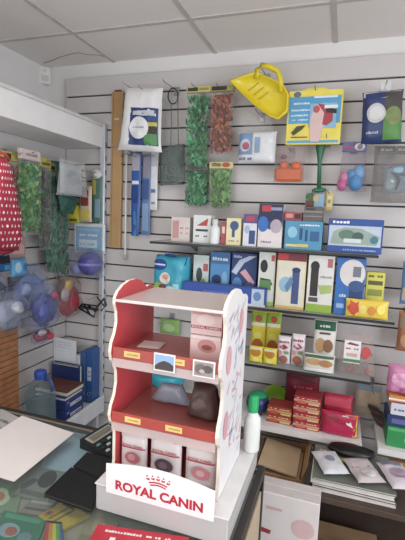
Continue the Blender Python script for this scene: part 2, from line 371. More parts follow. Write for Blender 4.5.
carton('pump_box', 'navy box with pale swoosh and pink beam picture on second shelf', 'box', (231, 253, 257, 291), 2.04, .09, 2, '#263d78', [('p', [(.0, .6), (.3, .85), (.7, .95), (.98, .95), (.5, .8), (.2, .55)], '#b8c4dc'), ('e', .05, .15, .45, .5, '#4a86c4'), ('p', [(.35, .6), (.55, .68), (.95, .42), (.85, .34)], '#d8a0a4'), ('e', .55, .1, .95, .42, '#3a5590'), ('w', .08, .88, .5, .96, '#aeb8d0', 5)])
carton('pump_box', 'white box with black pump and green corner, right of navy box', 'box', (258, 252, 275, 300), 2.0, .09, 2, '#d3d5cc', [('e', .1, .62, .55, .86, '#262c2c'), ('p', [(.1, .52), (.75, .5), (.9, .4), (.3, .38)], '#2f4034'), ('r', .1, .3, .8, .48, '#5a8a50'), ('e', .2, .14, .45, .3, '#20262a'), ('r', .75, .84, .95, .95, '#b85458'), ('r', 0, 0, 1, .08, '#9ab848')])
carton('pump_box', 'cream box with red banner and blue canister picture on second shelf', 'box', (276, 250, 306, 304), 1.985, .1, 2, '#e3d6a9', [('r', 0, .87, 1, 1, '#7c2f3c'), ('r', .02, .89, .38, .99, '#c83a44'), ('r', .05, .06, .95, .84, '#ded8c4'), ('r', .55, .1, .8, .72, '#3e5488'), ('e', .53, .66, .82, .76, '#2a3a66'), ('e', .1, .3, .55, .58, '#8fb8d0'), ('p', [(.3, .4), (.5, .6), (.6, .5), (.4, .3)], '#5f86ac'), ('r', 0, 0, 1, .05, '#cfa85a')])
carton('pump_box', 'white box with tall black filter picture and lime green foot', 'box', (307, 252, 334, 307), 1.98, .1, 2, '#dcdad6', [('r', 0, 0, 1, .14, '#8fb43c'), ('r', .12, .28, .42, .82, '#33302e'), ('e', .1, .72, .44, .9, '#2a2827'), ('p', [(.42, .48), (.95, .5), (.95, .36), (.55, .32)], '#a8bf6a'), ('r', .74, .8, .93, .95, '#b8686a'), ('r', .1, .18, .45, .26, '#524d4a'), ('w', .5, .6, .95, .66, '#9a9692', 6)])
carton('pump_box', 'bright blue box with white disc and navy filter picture', 'box', (335, 258, 365, 310), 1.98, .1, 2, '#2f6cb8', [('e', .12, .5, 1.0, .98, '#d9d2cf'), ('r', .5, .06, .95, .55, '#27406e'), ('e', .45, .42, .99, .62, '#35548a'), ('r', .58, .68, .85, .86, '#6e7684'), ('w', .08, .3, .4, .38, '#b8d0ee', 4), ('r', .08, .12, .35, .2, '#8fb4e0')])
carton('flea_collar_box', 'small yellow and black box at right end of second shelf', 'box', (365, 272, 384, 315), 2.05, .04, 2, '#d8cf4e', [('r', .1, .7, .9, .8, '#5a5a30'), ('w', .1, .86, .9, .95, '#5a5a30', 5), ('r', .1, .45, .9, .6, '#8a9440')])
# pink soft ball
cx, _, w, h = rectY((366, 288, 384, 303), 2.0)
b = MB(); r = w / 2
prof = [(r * math.sin(a * PI / 12), r - r * math.cos(a * PI / 12)) for a in range(13)]
b.lathe(prof, M('#e2b3b8', .7, bump=.5), 24)
b.lathe([(r * 1.005, r * .93), (r * 1.03, r), (r * 1.005, r * 1.07)], M('#f0e4e2', .6), 24)
tag(b.build('toy_ball', None, (cx, 2.005, SH[2] + .001)), 'pale pink toy ball behind yellow star pack on second shelf', 'toy')
bag('treat_pack', 'yellow pack with red star burst lying at front of second shelf', 'pack', (345, 300, 389, 320), 1.965, .03, M('#e8c53c', .3), [('p', [(.02, .5), (.1, .75), (.08, .95), (.22, .8), (.3, .9), (.28, .6), (.34, .4), (.24, .25), (.2, .05), (.1, .25)], '#d8503a'), ('e', .3, .25, .5, .75, '#ecd264'), ('e', .52, .2, .7, .7, '#d8862f'), ('e', .72, .3, .92, .8, '#f0d95a')], .2, 5, z=SH[2])
carton('lamp_box', 'long low royal blue box lying along front of second shelf', 'box', (182, 285, 267, 302), 1.956, .045, 2, '#2a4ea6', [('r', .0, .0, 1, .12, '#c7c9cf'), ('r', .25, .3, .68, .62, '#4f6cb8'), ('w', .3, .36, .62, .56, '#c89aa8', 9), ('r', .84, .1, .985, .95, '#b9c6da'), ('e', .86, .3, .95, .8, '#5f86b8')])
# ------------------------------------------------------------------ goods on shelf 3
for q, (px, s) in enumerate([((251, 311, 266, 350), 'left'), ((266, 312, 281, 350), 'right')]):
    bag('pet_food_pouch', 'yellow and green pouch standing at back, ' + s + ' of the two on third shelf', 'pouch', px, 2.13, .025, M('#e2cf35', .3), [('r', .02, .74, .98, .97, '#8db12f'), ('r', .05, .66, .95, .74, '#e8e4cc'), ('e', .3, .76, .75, .92, '#b8472f'), ('e', .12, .05, .9, .36, '#b0582c'), ('e', .2, .36, .8, .52, '#e6dc5a')], .12, 10 + q, z=SH[3], pw=6, group='yellow pouches on the third shelf')
for q, (px, s) in enumerate([((249, 346, 263, 367), 'left'), ((263, 348, 277, 368), 'right')]):
    bag('pet_food_pouch', 'short yellow pouch with orange blot at front of third shelf, ' + s + ' one', 'pouch', px, 1.98, .03, M('#e6d32f', .3), [('e', .12, .42, .88, .9, '#c87a2c'), ('e', .25, .1, .8, .4, '#f0e66a'), ('r', .08, .82, .9, .95, '#d9d0a0')], .15, 20 + q, z=SH[3], pw=6, group='yellow pouches on the third shelf')
for q, (px, s) in enumerate([((277.5, 336, 291, 363), 'left'), ((291.5, 334, 305, 363), 'right')]):
    bag('treat_bag', 'white treat bag with red writing and brown treats, ' + s + ' of the pair on third shelf', 'bag', px, 2.02, .035, M('#e4dddd', .3), [('w', .1, .76, .9, .88, '#a83f58', 5), ('p', [(.12, .62), (.5, .74), (.85, .62), (.5, .54)], '#b0305a'), ('e', .15, .06, .85, .34, '#a3604c'), ('e', .1, .34, .4, .5, '#d0898a'), ('r', .55, .4, .9, .5, '#7a9a6a')], .2, 30 + q, z=SH[3], pw=6)
bag('treat_bag', 'tall white treat bag with dark green header and dogs picture', 'bag', (313, 320, 336, 366), 2.04, .03, M('#e6e1da', .35), [('r', .03, .8, .97, .985, '#1f5a3c'), ('w', .25, .85, .75, .92, '#cfe0d4', 4), ('r', .25, .72, .75, .76, '#4a4a48'), ('e', .1, .34, .55, .64, '#b98f62'), ('e', .45, .36, .9, .62, '#8a6444'), ('r', .05, .18, .95, .28, '#2e6844')], .08, 40, z=SH[3], pw=8)
bag('treat_bag', 'low tan and white treat pack with green stripe at front of third shelf', 'bag', (303, 354, 335, 373), 1.975, .035, M('#ded6c8', .35), [('r', .03, .82, .97, .96, '#2e6042'), ('e', .08, .42, .6, .78, '#c79a68'), ('e', .5, .38, .95, .76, '#b07f4e'), ('r', .05, .08, .95, .26, '#ececea')], .12, 41, z=SH[3], pw=6)
o = thing('treat_bag', 'clear treat bag with white and red label at right end of third shelf', 'bag', (rectY((338, 335, 376, 374), 2.02)[0], 2.02, SH[3] + .001))
_, _, w, h = rectY((338, 335, 376, 376), 2.02)
b = MB()
for i in range(26):
    rr = random.Random(i); x = (rr.random() - .5) * w * .7; z = .012 + rr.random() * h * .5; a = rr.random() * PI
    b.tube([(x - .015 * math.cos(a), (rr.random() - .5) * .015, z - .008 * math.sin(a)), (x + .015 * math.cos(a), 0, z + .008 * math.sin(a))], .005, M(rr.choice(['#c07868', '#d08a80', '#b8605c'])), 6)
b.build('treats', o)
bag_mb(w, h, .05, CLEAR('#fff6f4', .1), None, .3, 44, lambda v: 1 - .25 * v * v).build('clear_bag', o)
l = MB(); Sx = lambda u, v, oo: (-w * .35 + u * w * .7, -.027 - oo, h * .3 + v * h * .55)
l.patch(Sx, 0, 0, .62, 1, M('#e8e4e2'), off=0); l.decals(Sx, [('p', [(.08, .82), (.2, .92), (.55, .85), (.5, .78)], '#8a3a48'), ('w', .06, .58, .56, .7, '#b85a64', 5), ('r', .0, .05, .62, .18, '#3f8a58'), ('e', .64, .3, 1, .8, '#cf4a4c'), ('r', .1, .3, .5, .44, '#d8a8a4')]); l.build('printed_label', o, )
# ------------------------------------------------------------------ goods on shelf 4
cx, _, w, h = rectY((246, 391, 269, 417), 2.05); r = w / 2
o = thing('toy_ball', 'navy blue ball with green cap on lowest white shelf', 'toy', (cx, 2.05, SH[4] + .001))
b = MB(); b.lathe([(r * math.sin(a * PI / 12), r - r * math.cos(a * PI / 12)) for a in range(13)], M('#27366e', .35), 24); b.build('ball', o)
b = MB(); b.lathe([(r * 1.03 * math.sin(a * PI / 24), r + r * 1.03 * math.cos(a * PI / 24)) for a in range(8)], M('#27a06a', .35), 24); b.build('cap', o)
cx, _, w, h = rectY((265, 388, 288, 406), 2.17)
b = MB(); r = w / 2
b.lathe([(0, 0), (r * .25, .002), (r * .62, .008), (r * .9, .022), (r, .04), (r * 1.03, .04), (r * .95, .02), (r * .6, .002), (0, -.004)], M('#8fbf2f', .3), 28)
tag(b.build('pet_bowl', None, (cx, 2.165, SH[4] + r * .98 + .002), 0, (PI / 2 - .25, 0, 0)), 'lime green plastic dish standing on edge behind red brown packs', 'bowl')
def pack_stack(px, Yf, n, depth, mats, label, name, group):
    cx, z0, w, h = rectY(px, Yf); top = z0 + h; z = SH[4] + .001; hh = (top - z) / n
    for i in range(n):
        b = MB(); d = depth
        dx = random.uniform(-.003, .003)
        S = bagS(w * .97, hh, .01)
        bx = carton_mb(w * .96, d, hh - .0015, mats[0], [('r', 0, .35, .98, .6, mats[1]), ('e', .1, .12, .5, .5, mats[2]), ('r', .55, .1, .95, .32, mats[3]), ('w', .1, .68, .9, .86, '#e8d4a8', 8)], None, False)
        tag(bx.build(name, None, (cx + dx, Yf, z + i * hh), random.uniform(-.04, .04)), label[i], 'box', group)
pack_stack((266, 407, 292, 428), 1.98, 2, .1, ['#a83a30', '#d69a5c', '#c9563c', '#e0b878'], ['red brown flat treat box, bottom of the pair beside blue ball', 'red brown flat treat box, top of the pair beside blue ball'], 'treat_box', 'flat red treat boxes on the white shelf')
pack_stack((293, 397, 321, 431), 1.97, 4, .1, ['#b03038', '#d8a070', '#d86a58', '#e8c090'], ['flat red treat box, bottom of the middle stack of four', 'flat red treat box, second up in the middle stack of four', 'flat red treat box, third up in the middle stack of four', 'flat red treat box, topmost of the middle stack of four'], 'treat_box', 'flat red treat boxes on the white shelf')
bag('pet_food_bag', 'dark red bag standing behind the stack of four red boxes', 'bag', (285, 372, 320, 400), 2.14, .05, M('#7d1f2e', .35), [('r', .05, .8, .95, .95, '#5e1622'), ('w', .15, .6, .85, .72, '#b8606a', 6), ('e', .3, .2, .7, .5, '#94303c')], .12, 50, z=SH[4], pw=8)
bag('pet_food_bag', 'bright crimson pack behind the pink and yellow pack', 'bag', (322, 394, 353, 420), 2.1, .04, M('#c92a44', .35), [('r', .05, .62, .95, .9, '#d8485e'), ('r', .03, .3, .97, .5, '#b01c2c')], .1, 51, z=SH[4], pw=8)
bag('pet_food_bag', 'magenta red pack with yellow band at right end of white shelf', 'bag', (320, 412, 359, 438), 1.985, .05, M('#c4264e', .3), [('p', [(.0, .36), (.9, .36), (.92, .46), (0, .44)], '#d8a63c'), ('p', [(.62, .98), (.95, .98), (.98, .1), (.88, .1)], '#c8c832'), ('p', [(.55, .95), (.72, .95), (.86, .5), (.7, .6)], '#d9dcd0'), ('e', .1, .6, .5, .95, '#a03040')], .15, 52, z=SH[4], pw=6)
# turquoise tin and green pack glimpsed through the stand
cx, _, w, h = rectY((151, 370, 184, 392), 2.05); th = atY(167, 372, 2.05).z - SH[4]
o = thing('food_tub', 'turquoise topped tub on lowest shelf seen through the red display stand', 'tub', (cx, 2.05, SH[4] + .001))
b = MB(); b.lathe([(0, 0), (w * .40, 0), (w * .42, .004), (w * .46, th - .06), (w * .46, th - .05)], M('#3a4348', .4), 28); b.build('tub_body', o)
b = MB(); b.lathe([(w * .47, th - .055), (w * .49, th - .05), (w * .49, th - .008), (w * .46, th), (0, th)], M('#35a8c0', .3), 28); b.build('lid', o)
cx, z0, w, h = rectY((160, 318, 180, 334), 2.19)
bag('catnip_pouch', 'small green pouch hanging on back wall behind the display stand', 'pouch', (160, 319, 180, 334), 2.19, .02, M('#86b25c', .4), [('e', .2, .2, .8, .7, '#a6c884')], .15, 60)
hook('short steel hook holding the small green pouch', cx, z0 + h + .0, False)

# ------------------------------------------------------------------ hanging goods on the back wall
Yh = 2.12
# long cardboard strip
cx, z0, w, h = rectY((110.5, 92, 122, 248), 2.205)
b = MB(); b.box((0, 0, h / 2), (w * .95, .022, h), M('#b98f5c', .7, var=.12, scale=9), .003)
b.box((-w * .3, -.012, h / 2), (.002, .002, h * .98), M('#8f6b40'), 0); b.box((0, -.0125, h * .83), (w * .4, .002, .01), M('#d8c8b0'), 0)
b.box((0, 0, h + .004), (w * .6, .016, .012), M('#5a4430'), .003)
for k in range(7): b.box((w * .48, -.008, h * (.55 + .05 * k)), (.004, .012, .012), M('#7a5a38'), .001)
tag(b.build('cardboard_strip', None, (cx, 2.207, z0), 0, (0, .005, 0)), 'tall narrow brown cardboard strip leaning on back wall by the upright', 'cardboard')
# thin pale rod
a = atY(126.5, 150, 2.19); c = atY(125, 258, 2.19)
o = thing('cleaning_rod', 'thin white rod hanging just right of the cardboard strip', 'rod', tuple(c))
b = MB(); b.tube([(0, 0, 0), (0, 0, .02), (a.x - c.x, 0, a.z - c.z)], .006, M('#d8d4d0', .35), 8); b.build('shaft', o)
b = MB(); b.tube([(0, 0, .02), (0, 0, -.012)], [.008, .009], M('#b0a8a0'), 8); b.build('tip', o)
hook('steel hook above the thin white rod', a.x, a.z - .004)
# white litter bag
cx, z0, w, h = rectY((120, 88, 161, 151), 2.1)
o = thing('litter_bag', 'white plastic bag of cat litter with navy and green label hanging at left', 'bag', (cx, 2.1, z0))
ob = bag_mb(w, h, .09, M('#e8e6e6', .35, var=.04), None, .22, 70, lambda v: 1 + .1 * (1 - v) ** 3 - .08 * v).build('bag', o, (0, 0, 0), 0, (0, .06, 0))
l = MB(); F = bagS(w, h, .09, True, .22, 70, lambda v: 1 + .1 * (1 - v) ** 3 - .08 * v)
l.patch(F, .3, .08, .97, .66, M('#28407e', .35), 10, 10, .001, True)
l.decals(F, [('p', [(.3, .66), (.97, .66), (.97, .6), (.3, .63)], '#3a3f66'), ('r', .36, .54, .9, .62, '#c9ccd6'), ('r', .74, .38, .96, .44, '#d0c248'), ('r', .72, .27, .96, .37, '#4a4038'), ('r', .68, .09, .96, .26, '#4f8f52'), ('e', .32, .17, .78, .52, '#e6e6e8'), ('w', .4, .33, .7, .37, '#9aa0b4', 5)], .0011, 8); l.build('printed_label', o, (0, -.001, 0), 0, (0, .06, 0))
hook('long steel hook carrying the white litter bag', cx + .02, z0 + h - .012); hook('long steel hook left above the white litter bag', cx - .075, z0 + h + .012)
# blue packaged tools below it
bag('brush_pack', 'long dark blue blister pack below the litter bag', 'pack', (131, 152, 141, 236), 2.19, .018, M('#2d58a6', .3), [('r', .1, .78, .9, .98, '#a9a4b0'), ('r', .15, .62, .85, .66, '#e0e4ea'), ('p', [(.3, .0), (.7, .0), (.6, .3), (.4, .3)], '#3a8ac0'), ('r', .2, .4, .8, .6, '#1d3f86')], .08, 71, wf=lambda v: .75 + .25 * min(1, v * 2.2))
bag('thermometer_pack', 'long slate blue tube pack between the dark blue pack and white tube', 'pack', (142, 155, 151, 235), 2.19, .016, M('#5a7fb4', .3), [('r', .1, .72, .9, .98, '#8a8494'), ('r', .15, .45, .85, .7, '#3a5590'), ('r', .15, .05, .85, .4, '#7fa0cc')], .06, 72)
bag('thermometer_pack', 'shorter white tube pack hanging left of the dark mesh net', 'pack', (150.5, 152, 158, 210), 2.19, .016, M('#dcdde0', .3), [('r', .1, .75, .9, .97, '#b8b0b8'), ('r', .25, .1, .75, .14, '#8a8f98'), ('r', .2, .3, .8, .36, '#5f7cae')], .05, 73)
for x, l_ in ((136, 'steel hook over the long dark blue blister pack'), (146.5, 'steel hook over the slate blue tube pack'), (154.2, 'steel hook over the short white tube pack')):
    p = atY(x, 157, 2.19); hook(l_, p.x, p.z)
# hand net
pt = lambda x, y: atY(x, y, 2.17)
base = pt(172, 185); o = thing('aquarium_net', 'dark green mesh fish net with wire handle hanging head down', 'net', tuple(base))
R_ = lambda x, y, dy=0: tuple(pt(x, y) - base + Vector((0, dy, 0)))
netm = CLEAR('#9aa8a2', .4, .6, .9)
b = MB(); b.tube([R_(171, 103), R_(171.5, 125), R_(170.5, 146)], .003, M('#6f7d78', .4), 6); b.tube([R_(178, 100), R_(178, 125), R_(178.5, 146)], .003, M('#6f7d78', .4), 6)
lp = [R_(173 + 5 * math.cos(t * PI / 6), 96 + 8 * math.sin(t * PI / 6)) for t in range(13)]; b.tube(lp, .004, M('#33483f', .4), 6, False); b.build('handle', o)
b = MB(); b.tube([R_(161, 149), R_(171, 146), R_(184, 144), R_(183, 184), R_(160, 185), R_(161, 149)], .003, M('#39493f', .4), 6); b.build('hoop', o)
b = MB()
def netS(u, v, oo):
    x0 = 161 + (184 - 161) * u; p = pt(x0, 148 - 4 * u + (37 + 1) * v) - base
    return (p.x, -.004 - .03 * math.sin(PI * u) ** .5 * math.sin(PI * v) ** .5, p.z)
b.patch(netS, 0, 0, 1, 1, netm, 10, 10, 0, True)
for k in range(1, 16):
    b.tube([netS(k / 16, j / 8, 0) for j in range(9)], .0007, M('#31443c'), 3, False); b.tube([netS(j / 8, k / 16, 0) for j in range(9)], .0007, M('#31443c'), 3, False)
b.build('mesh', o)
hp = pt(173, 88.5); hook('steel hook through the loop of the fish net', hp.x, hp.z)
# bagged plants
G1 = [M('#1c7a38', .3), M('#2f9a4e', .3), M('#12582a', .3), M('#4ab070', .3)]
G2 = [M('#5f9e3e', .35), M('#7fb858', .35), M('#4a8a34', .35)]
OR = [M('#a8502c', .3), M('#c0703e', .3), M('#7f2c20', .3), M('#9a4424', .3)]
hy = M('#c8bd62', .4)
dec_h = [('r', .05, .2, .5, .8, '#3a3a2c'), ('r', .55, .3, .95, .7, '#8a8a4a')]
plant_bag('artificial_plant', 'long bag of deep green plastic plants, upper of two left of orange plant', (186, 87, 209, 170), 2.12, G1, hy, dec_h, .05, None, 1, 110, .07)
plant_bag('artificial_plant', 'dark green bagged plastic plant hanging below the long green one', (185, 166, 208, 208), 2.17, G1, M('#6a6a58'), [('r', .1, .2, .9, .8, '#2a2a22')], .04, None, 2, 80, .1)
plant_bag('artificial_plant', 'bag of rust orange plastic plants beside yellow scoop', (210, 86, 233, 156), 2.12, OR, M('#a8a05a'), [('r', .05, .15, .7, .85, '#2e2a24')], .05, None, 3, 100, .08)
plant_bag('artificial_plant', 'short bag of light green plastic plants under the orange bag', (209, 162, 232, 210), 2.15, G2, M('#d0c484'), [('r', .1, .3, .5, .8, '#7a7a48'), ('e', .55, .2, .9, .9, '#b8503c')], .04, None, 4, 70, .14)
for (x, y, Y, l_) in ((197, 89, 2.12, 'steel hook carrying the long deep green plant bag'), (196, 168.5, 2.17, 'steel hook carrying the lower dark green plant bag'), (221, 89, 2.12, 'steel hook carrying the orange plant bag'), (221, 166, 2.15, 'steel hook carrying the short light green plant bag')):
    p = atY(x, y, Y); hook(l_, p.x, p.z)
# yellow litter scoop
Ys = 2.08
base = atY(262, 100, Ys); o = thing('litter_scoop', 'bright yellow plastic litter scoop with loop handle hanging on its hook', 'scoop', tuple(base))
yel = M('#e8cf1e', .3, var=.06)
Pz = lambda x, y, dy=0: Vector(tuple(atY(x, y, Ys) - base + Vector((0, dy, 0))))
out = [(229, 81), (243, 76), (256, 72), (270, 78), (284, 85), (289, 95), (288, 112), (279, 120), (270, 117), (256, 107), (242, 94)]
n = len(out); b = MB(); cen = (268, 98)
rings = [(1.0, 0), (1.0, -.012), (.94, -.016), (.9, -.006), (.72, .014), (.45, .022), (.0, .024)]
vs = []; fs = []
for (sc, dy) in rings:
    for (x, y) in out: vs.append(Pz(cen[0] + (x - cen[0]) * sc, cen[1] + (y - cen[1]) * sc, dy))
for i in range(len(rings) - 1):
    for k in range(n): fs.append([i * n + k, i * n + (k + 1) % n, (i + 1) * n + (k + 1) % n, (i + 1) * n + k])
b.add(vs, fs, yel, True)
vs2 = [v + Vector((0, .004, 0)) for v in vs]; b.add(vs2, [f[::-1] for f in fs], yel, True)
for k in range(3):   # raised ribs across the pan
    x0, y0 = 250 + k * 5, 84 + k * 4.5; b.tube([Pz(x0 - 2, y0 + 6, .012), Pz(x0 + 8, y0 - 2, .014)], .002, M('#c9b012', .3), 5)
b.build('pan', o)
b = MB(); b.tube([Pz(257, 79, -.005), Pz(258, 70, -.012), Pz(262, 66.5, -.018), Pz(270, 68, -.018), Pz(278, 72, -.014), Pz(281, 80, -.008), Pz(281, 92, 0)], [.012, .013, .013, .013, .013, .013, .012], yel, 10); b.build('handle', o)
p = atY(262, 67, Ys); hook('steel hook through the handle of the yellow scoop', p.x, p.z - .008)
# white packet in a clear bag
def clear_pack(name, label, cat, px, Y, t, inner, decs, inner_frac=(.06, .04, .94, .62), seed=0, card=None, left=None, shape=None, rough=.35, tint='#ffffff', a=.07):
    if left is not None: cy, z0, w, h = rectX(px, left); o = thing(name, label, cat, (left, cy, z0), PI / 2)
    else: cx, z0, w, h = rectY(px, Y); o = thing(name, label, cat, (cx, Y, z0))
    u0, v0, u1, v1 = inner_frac
    ib = bag_mb(w * (u1 - u0), h * (v1 - v0), t * .8, inner, decs, .12, seed, None, 6).build('contents', o, (w * ((u0 + u1) / 2 - .5), 0, h * v0))
    bag_mb(w, h, t, CLEAR(tint, a), None, rough, seed + 1, shape).build('clear_bag', o)
    if card:
        c = MB(); hh = h * .14; c.box((0, 0, h - hh / 2), (w * .8, .008, hh), card, .001); c.decals(lambda u, v, q: (-w * .4 + u * w * .8, -.004 - q, h - hh + v * hh), [('w', .1, .3, .9, .7, '#e8e8e8', 6)]); c.build('header_card', o)
    p = Vector(o.location); 
    return o, (p.x, p.y, p.z + h)
_, t_ = clear_pack('bandage_pack', 'white packet with blue and red print in clear bag under scoop', 'packet', (238, 112, 278, 164), 2.14, .06, M('#e6e7ea', .4), [('r', .02, .25, .4, .95, '#6f96c4'), ('e', .05, .35, .34, .75, '#c8d4e0'), ('e', .12, .4, .32, .65, '#b84458'), ('r', .46, .3, .6, .8, '#8fa9cc'), ('w', .05, .05, .4, .18, '#6a7a98', 6)], (.02, .02, .98, .62), 80, None, None, lambda v: 1 - .55 * max(0, v - .55) / .45)
hook('steel hook carrying the white packet with blue print', t_[0], t_[2] - .01)
# orange toy in a bag
cx, z0, w, h = rectY((274, 146, 305, 182), 2.14)
o = thing('squeaky_toy', 'orange plastic toy in a clear bag below blue and yellow pack', 'toy', (cx, 2.14, z0))
om = M('#e8692c', .35)
b = MB(); b.box((0, 0, h * .2), (w * .86, .04, h * .36), om, .008); b.box((-w * .16, 0, h * .46), (w * .26, .035, h * .22), om, .008); b.lathe([(0, .0), (w * .16, 0), (w * .18, .01), (w * .14, .03), (0, .036)], om, 16, (w * .22, 0, h * .36)); b.build('toy_body', o)
b = MB(); b.lathe([(0, 0), (.012, .002), (.016, .012), (.01, .022), (0, .024)], M('#8a5a78', .4), 12, (-w * .18, -.018, h * .62)); b.build('knob', o)
bag_mb(w, h, .055, CLEAR('#f8f2f2', .07), None, .4, 82).build('clear_bag', o); hook_top('steel hook carrying the orange toy bag', o)
# grooming mitt pack (large card)
cx, z0, w, h = rectY((287, 88, 342, 145), 2.1)
o = thing('grooming_mitt_pack', 'large blue and yellow carded pack with hand in red mitt picture', 'pack', (cx, 2.1, z0))
b = MB(); b.box((0, .006, h * .48), (w, .012, h * .94), M('#e9d549', .4), .002)
S = lambda u, v, q: (-w / 2 + u * w, -q, .01 + v * h * .93)
b.decals(S, [('r', .03, .37, .97, .88, '#4f9fd0'), ('r', .02, .9, .98, .99, '#ecd84c'), ('e', .1, .87, .24, .98, '#6a6a78'), ('r', .03, .0, .97, .05, '#5aa6cf'), ('w', .08, .72, .42, .78, '#d8e8f2', 9), ('w', .08, .6, .44, .65, '#d8e8f2', 10), ('w', .08, .5, .4, .55, '#d8e8f2', 8), ('w', .1, .42, .4, .46, '#d8e8f2', 8), ('r', .48, .84, .9, .88, '#d8e8f2'), ('p', [(.1, .2), (.2, .32), (.36, .34), (.3, .26), (.22, .2), (.14, .14)], '#3d4a22'), ('r', .1, .1, .4, .12, '#5a5a2a'), ('r', .42, .28, .9, .74, '#7fb7d8'), ('p', [(.46, .02), (.44, .45), (.5, .7), (.6, .74), (.68, .62), (.7, .4), (.62, .02)], '#dcb9b4'), ('p', [(.55, .74), (.72, .7), (.84, .6), (.84, .4), (.74, .32), (.66, .34), (.68, .56)], '#b03a42'), ('p', [(.7, .66), (.9, .62), (.9, .54), (.72, .56)], '#2a2428'), ('r', .68, .64, .92, .7, '#e6e2e0'), ('e', .48, .56, .6, .7, '#c05058')])
b.build('backing_card', o)
c = MB(); c.prism([(-w * .3, h * .94), (w * .3, h * .94), (w * .14, h), (-w * .14, h)], 0, .008, M('#e4d048', .4), None, 'xz'); c.build('hang_tab', o)
hook('steel hook carrying the blue and yellow mitt pack', cx, z0 + h - .012)
# green scoop shovel
base = atY(320, 192, 2.17); o = thing('waste_shovel', 'dark green plastic shovel handle hanging below the blue and yellow pack', 'shovel', tuple(base))
P = lambda x, y, dy=0: tuple(atY(x, y, 2.17) - base + Vector((0, dy, 0)))
gm = M('#2f6b48', .35)
b = MB(); b.tube([P(321, 139), P(320.5, 147), P(320, 155), P(319.5, 164), P(319, 190)], [.02, .024, .015, .009, .011], gm, 12); b.build('shaft', o)
b = MB(); b.box(P(319, 190), (.05, .02, .02), gm, .004); b.tube([P(312, 191), P(326, 190)], .008, gm, 8); b.build('crossbar', o)
p = atY(321, 141, 2.17); hook('steel hook holding the green shovel', p.x + .03, p.z)
o = bag('picture_card_pack', 'small pack with green, brown and blue picture under the green shovel', 'pack', (305, 193, 325, 208), 2.15, .014, M('#8fa29a', .4), [('e', .02, .5, .5, .98, '#3f6a3c'), ('r', .05, .02, .45, .5, '#6a4034'), ('r', .48, .1, .95, .9, '#8ab0cc'), ('e', .4, .4, .7, .9, '#c9b27a')], .05, 84, pw=10)
o = bag('picture_card_pack', 'narrow yellow card hanging at right of the small picture pack', 'pack', (325.5, 192, 333, 211), 2.16, .008, M('#d0bd78', .4), [('r', .2, .2, .8, .8, '#e0d29a'), ('r', .3, .4, .7, .6, '#a8944e')], .03, 85, pw=10)
for x, y, Y, l_ in ((315, 195, 2.15, 'steel hook carrying the small picture pack'), (329, 194, 2.16, 'steel hook carrying the narrow yellow card')):
    p = atY(x, y, Y); hook(l_, p.x, p.z)
# pink and blue toy pack
cx, z0, w, h = rectY((337, 142, 369, 192), 2.13)
o = thing('toy_pack', 'clear pack of pink and blue toys with purple header card', 'toy', (cx, 2.13, z0))
b = MB()
for i, (x, z, r, c_) in enumerate([(-.3, .12, .2, '#e0609a'), (-.25, .3, .18, '#e884b0'), (.12, .2, .3, '#3f8fd0'), (.2, .4, .24, '#6fb0e0'), (-.02, .34, .2, '#4a9ad8')]):
    b.lathe([(r * w * math.sin(a * PI / 8) * .8, r * w * (1 - math.cos(a * PI / 8))) for a in range(9)], M(c_, .35), 14, (x * w, 0, max(.004, z * h - r * w)))
b.build('toys', o)
bag_mb(w, h * .9, .06, CLEAR('#f8f4f8', .06), None, .35, 86, lambda v: 1 - .3 * v).build('clear_bag', o)
c = MB(); c.box((0, 0, h * .9), (w * .75, .012, h * .2), M('#5a5f9a', .4), .002); c.decals(lambda u, v, q: (-w * .37 + u * w * .74, -.006 - q, h * .81 + v * h * .18), [('e', .5, .1, .95, .9, '#d8d4d4'), ('r', .05, .3, .45, .6, '#a84a68'), ('e', .62, .2, .84, .8, '#8a7a74')]); c.build('header_card', o)
hook_top('steel hook carrying the pink and blue toy pack', o)
# navy litter bag right
cx, z0, w, h = rectY((363, 91, 404, 143), 2.08)
o = thing('litter_bag', 'navy and green bag of cat litter with pale disc, hanging at top right', 'bag', (cx, 2.08, z0))
bag_mb(w, h, .07, M('#2f3f72', .35), [('r', .55, .55, .98, .95, '#4a4440'), ('r', .52, .04, .98, .5, '#4f8a40'), ('e', .56, .3, .98, .66, '#7a8a50'), ('p', [(.02, .88), (.55, .82), (.98, .97), (.02, .98)], '#b8b8bc'), ('e', .1, .36, .58, .74, '#c3c4c6'), ('e', .16, .42, .52, .68, '#d6d5d4'), ('w', .1, .14, .42, .22, '#a8b0cc', 6)], .15, 88).build('bag', o, (0, 0, 0), 0, (0, -.05, 0))
c = MB(); c.box((0, 0, h + .02), (w * .25, .004, .05), CLEAR('#ffffff', .25, .1, 0), 0); c.build('hang_tab', o)
hook('steel hook carrying the navy litter bag', cx, z0 + h + .03)
_, t_ = clear_pack('harness_pack', 'grey clear bag with pale blue item, below the navy litter bag', 'pack', (372, 146, 412, 203), 2.12, .05, M('#8fb6cc', .45), [('p', [(.1, .9), (.3, .95), (.7, .5), (.6, .1), (.5, .1), (.55, .45)], '#4a4f56'), ('e', .1, .1, .45, .5, '#b8d2e0'), ('r', .5, .6, .95, .7, '#5c6a74')], (.28, .18, .92, .66), 90, M('#77736f', .4), None, None, .35, '#d6d2d0', .2)
hook_top('steel hook carrying the grey clear bag', _, .025)
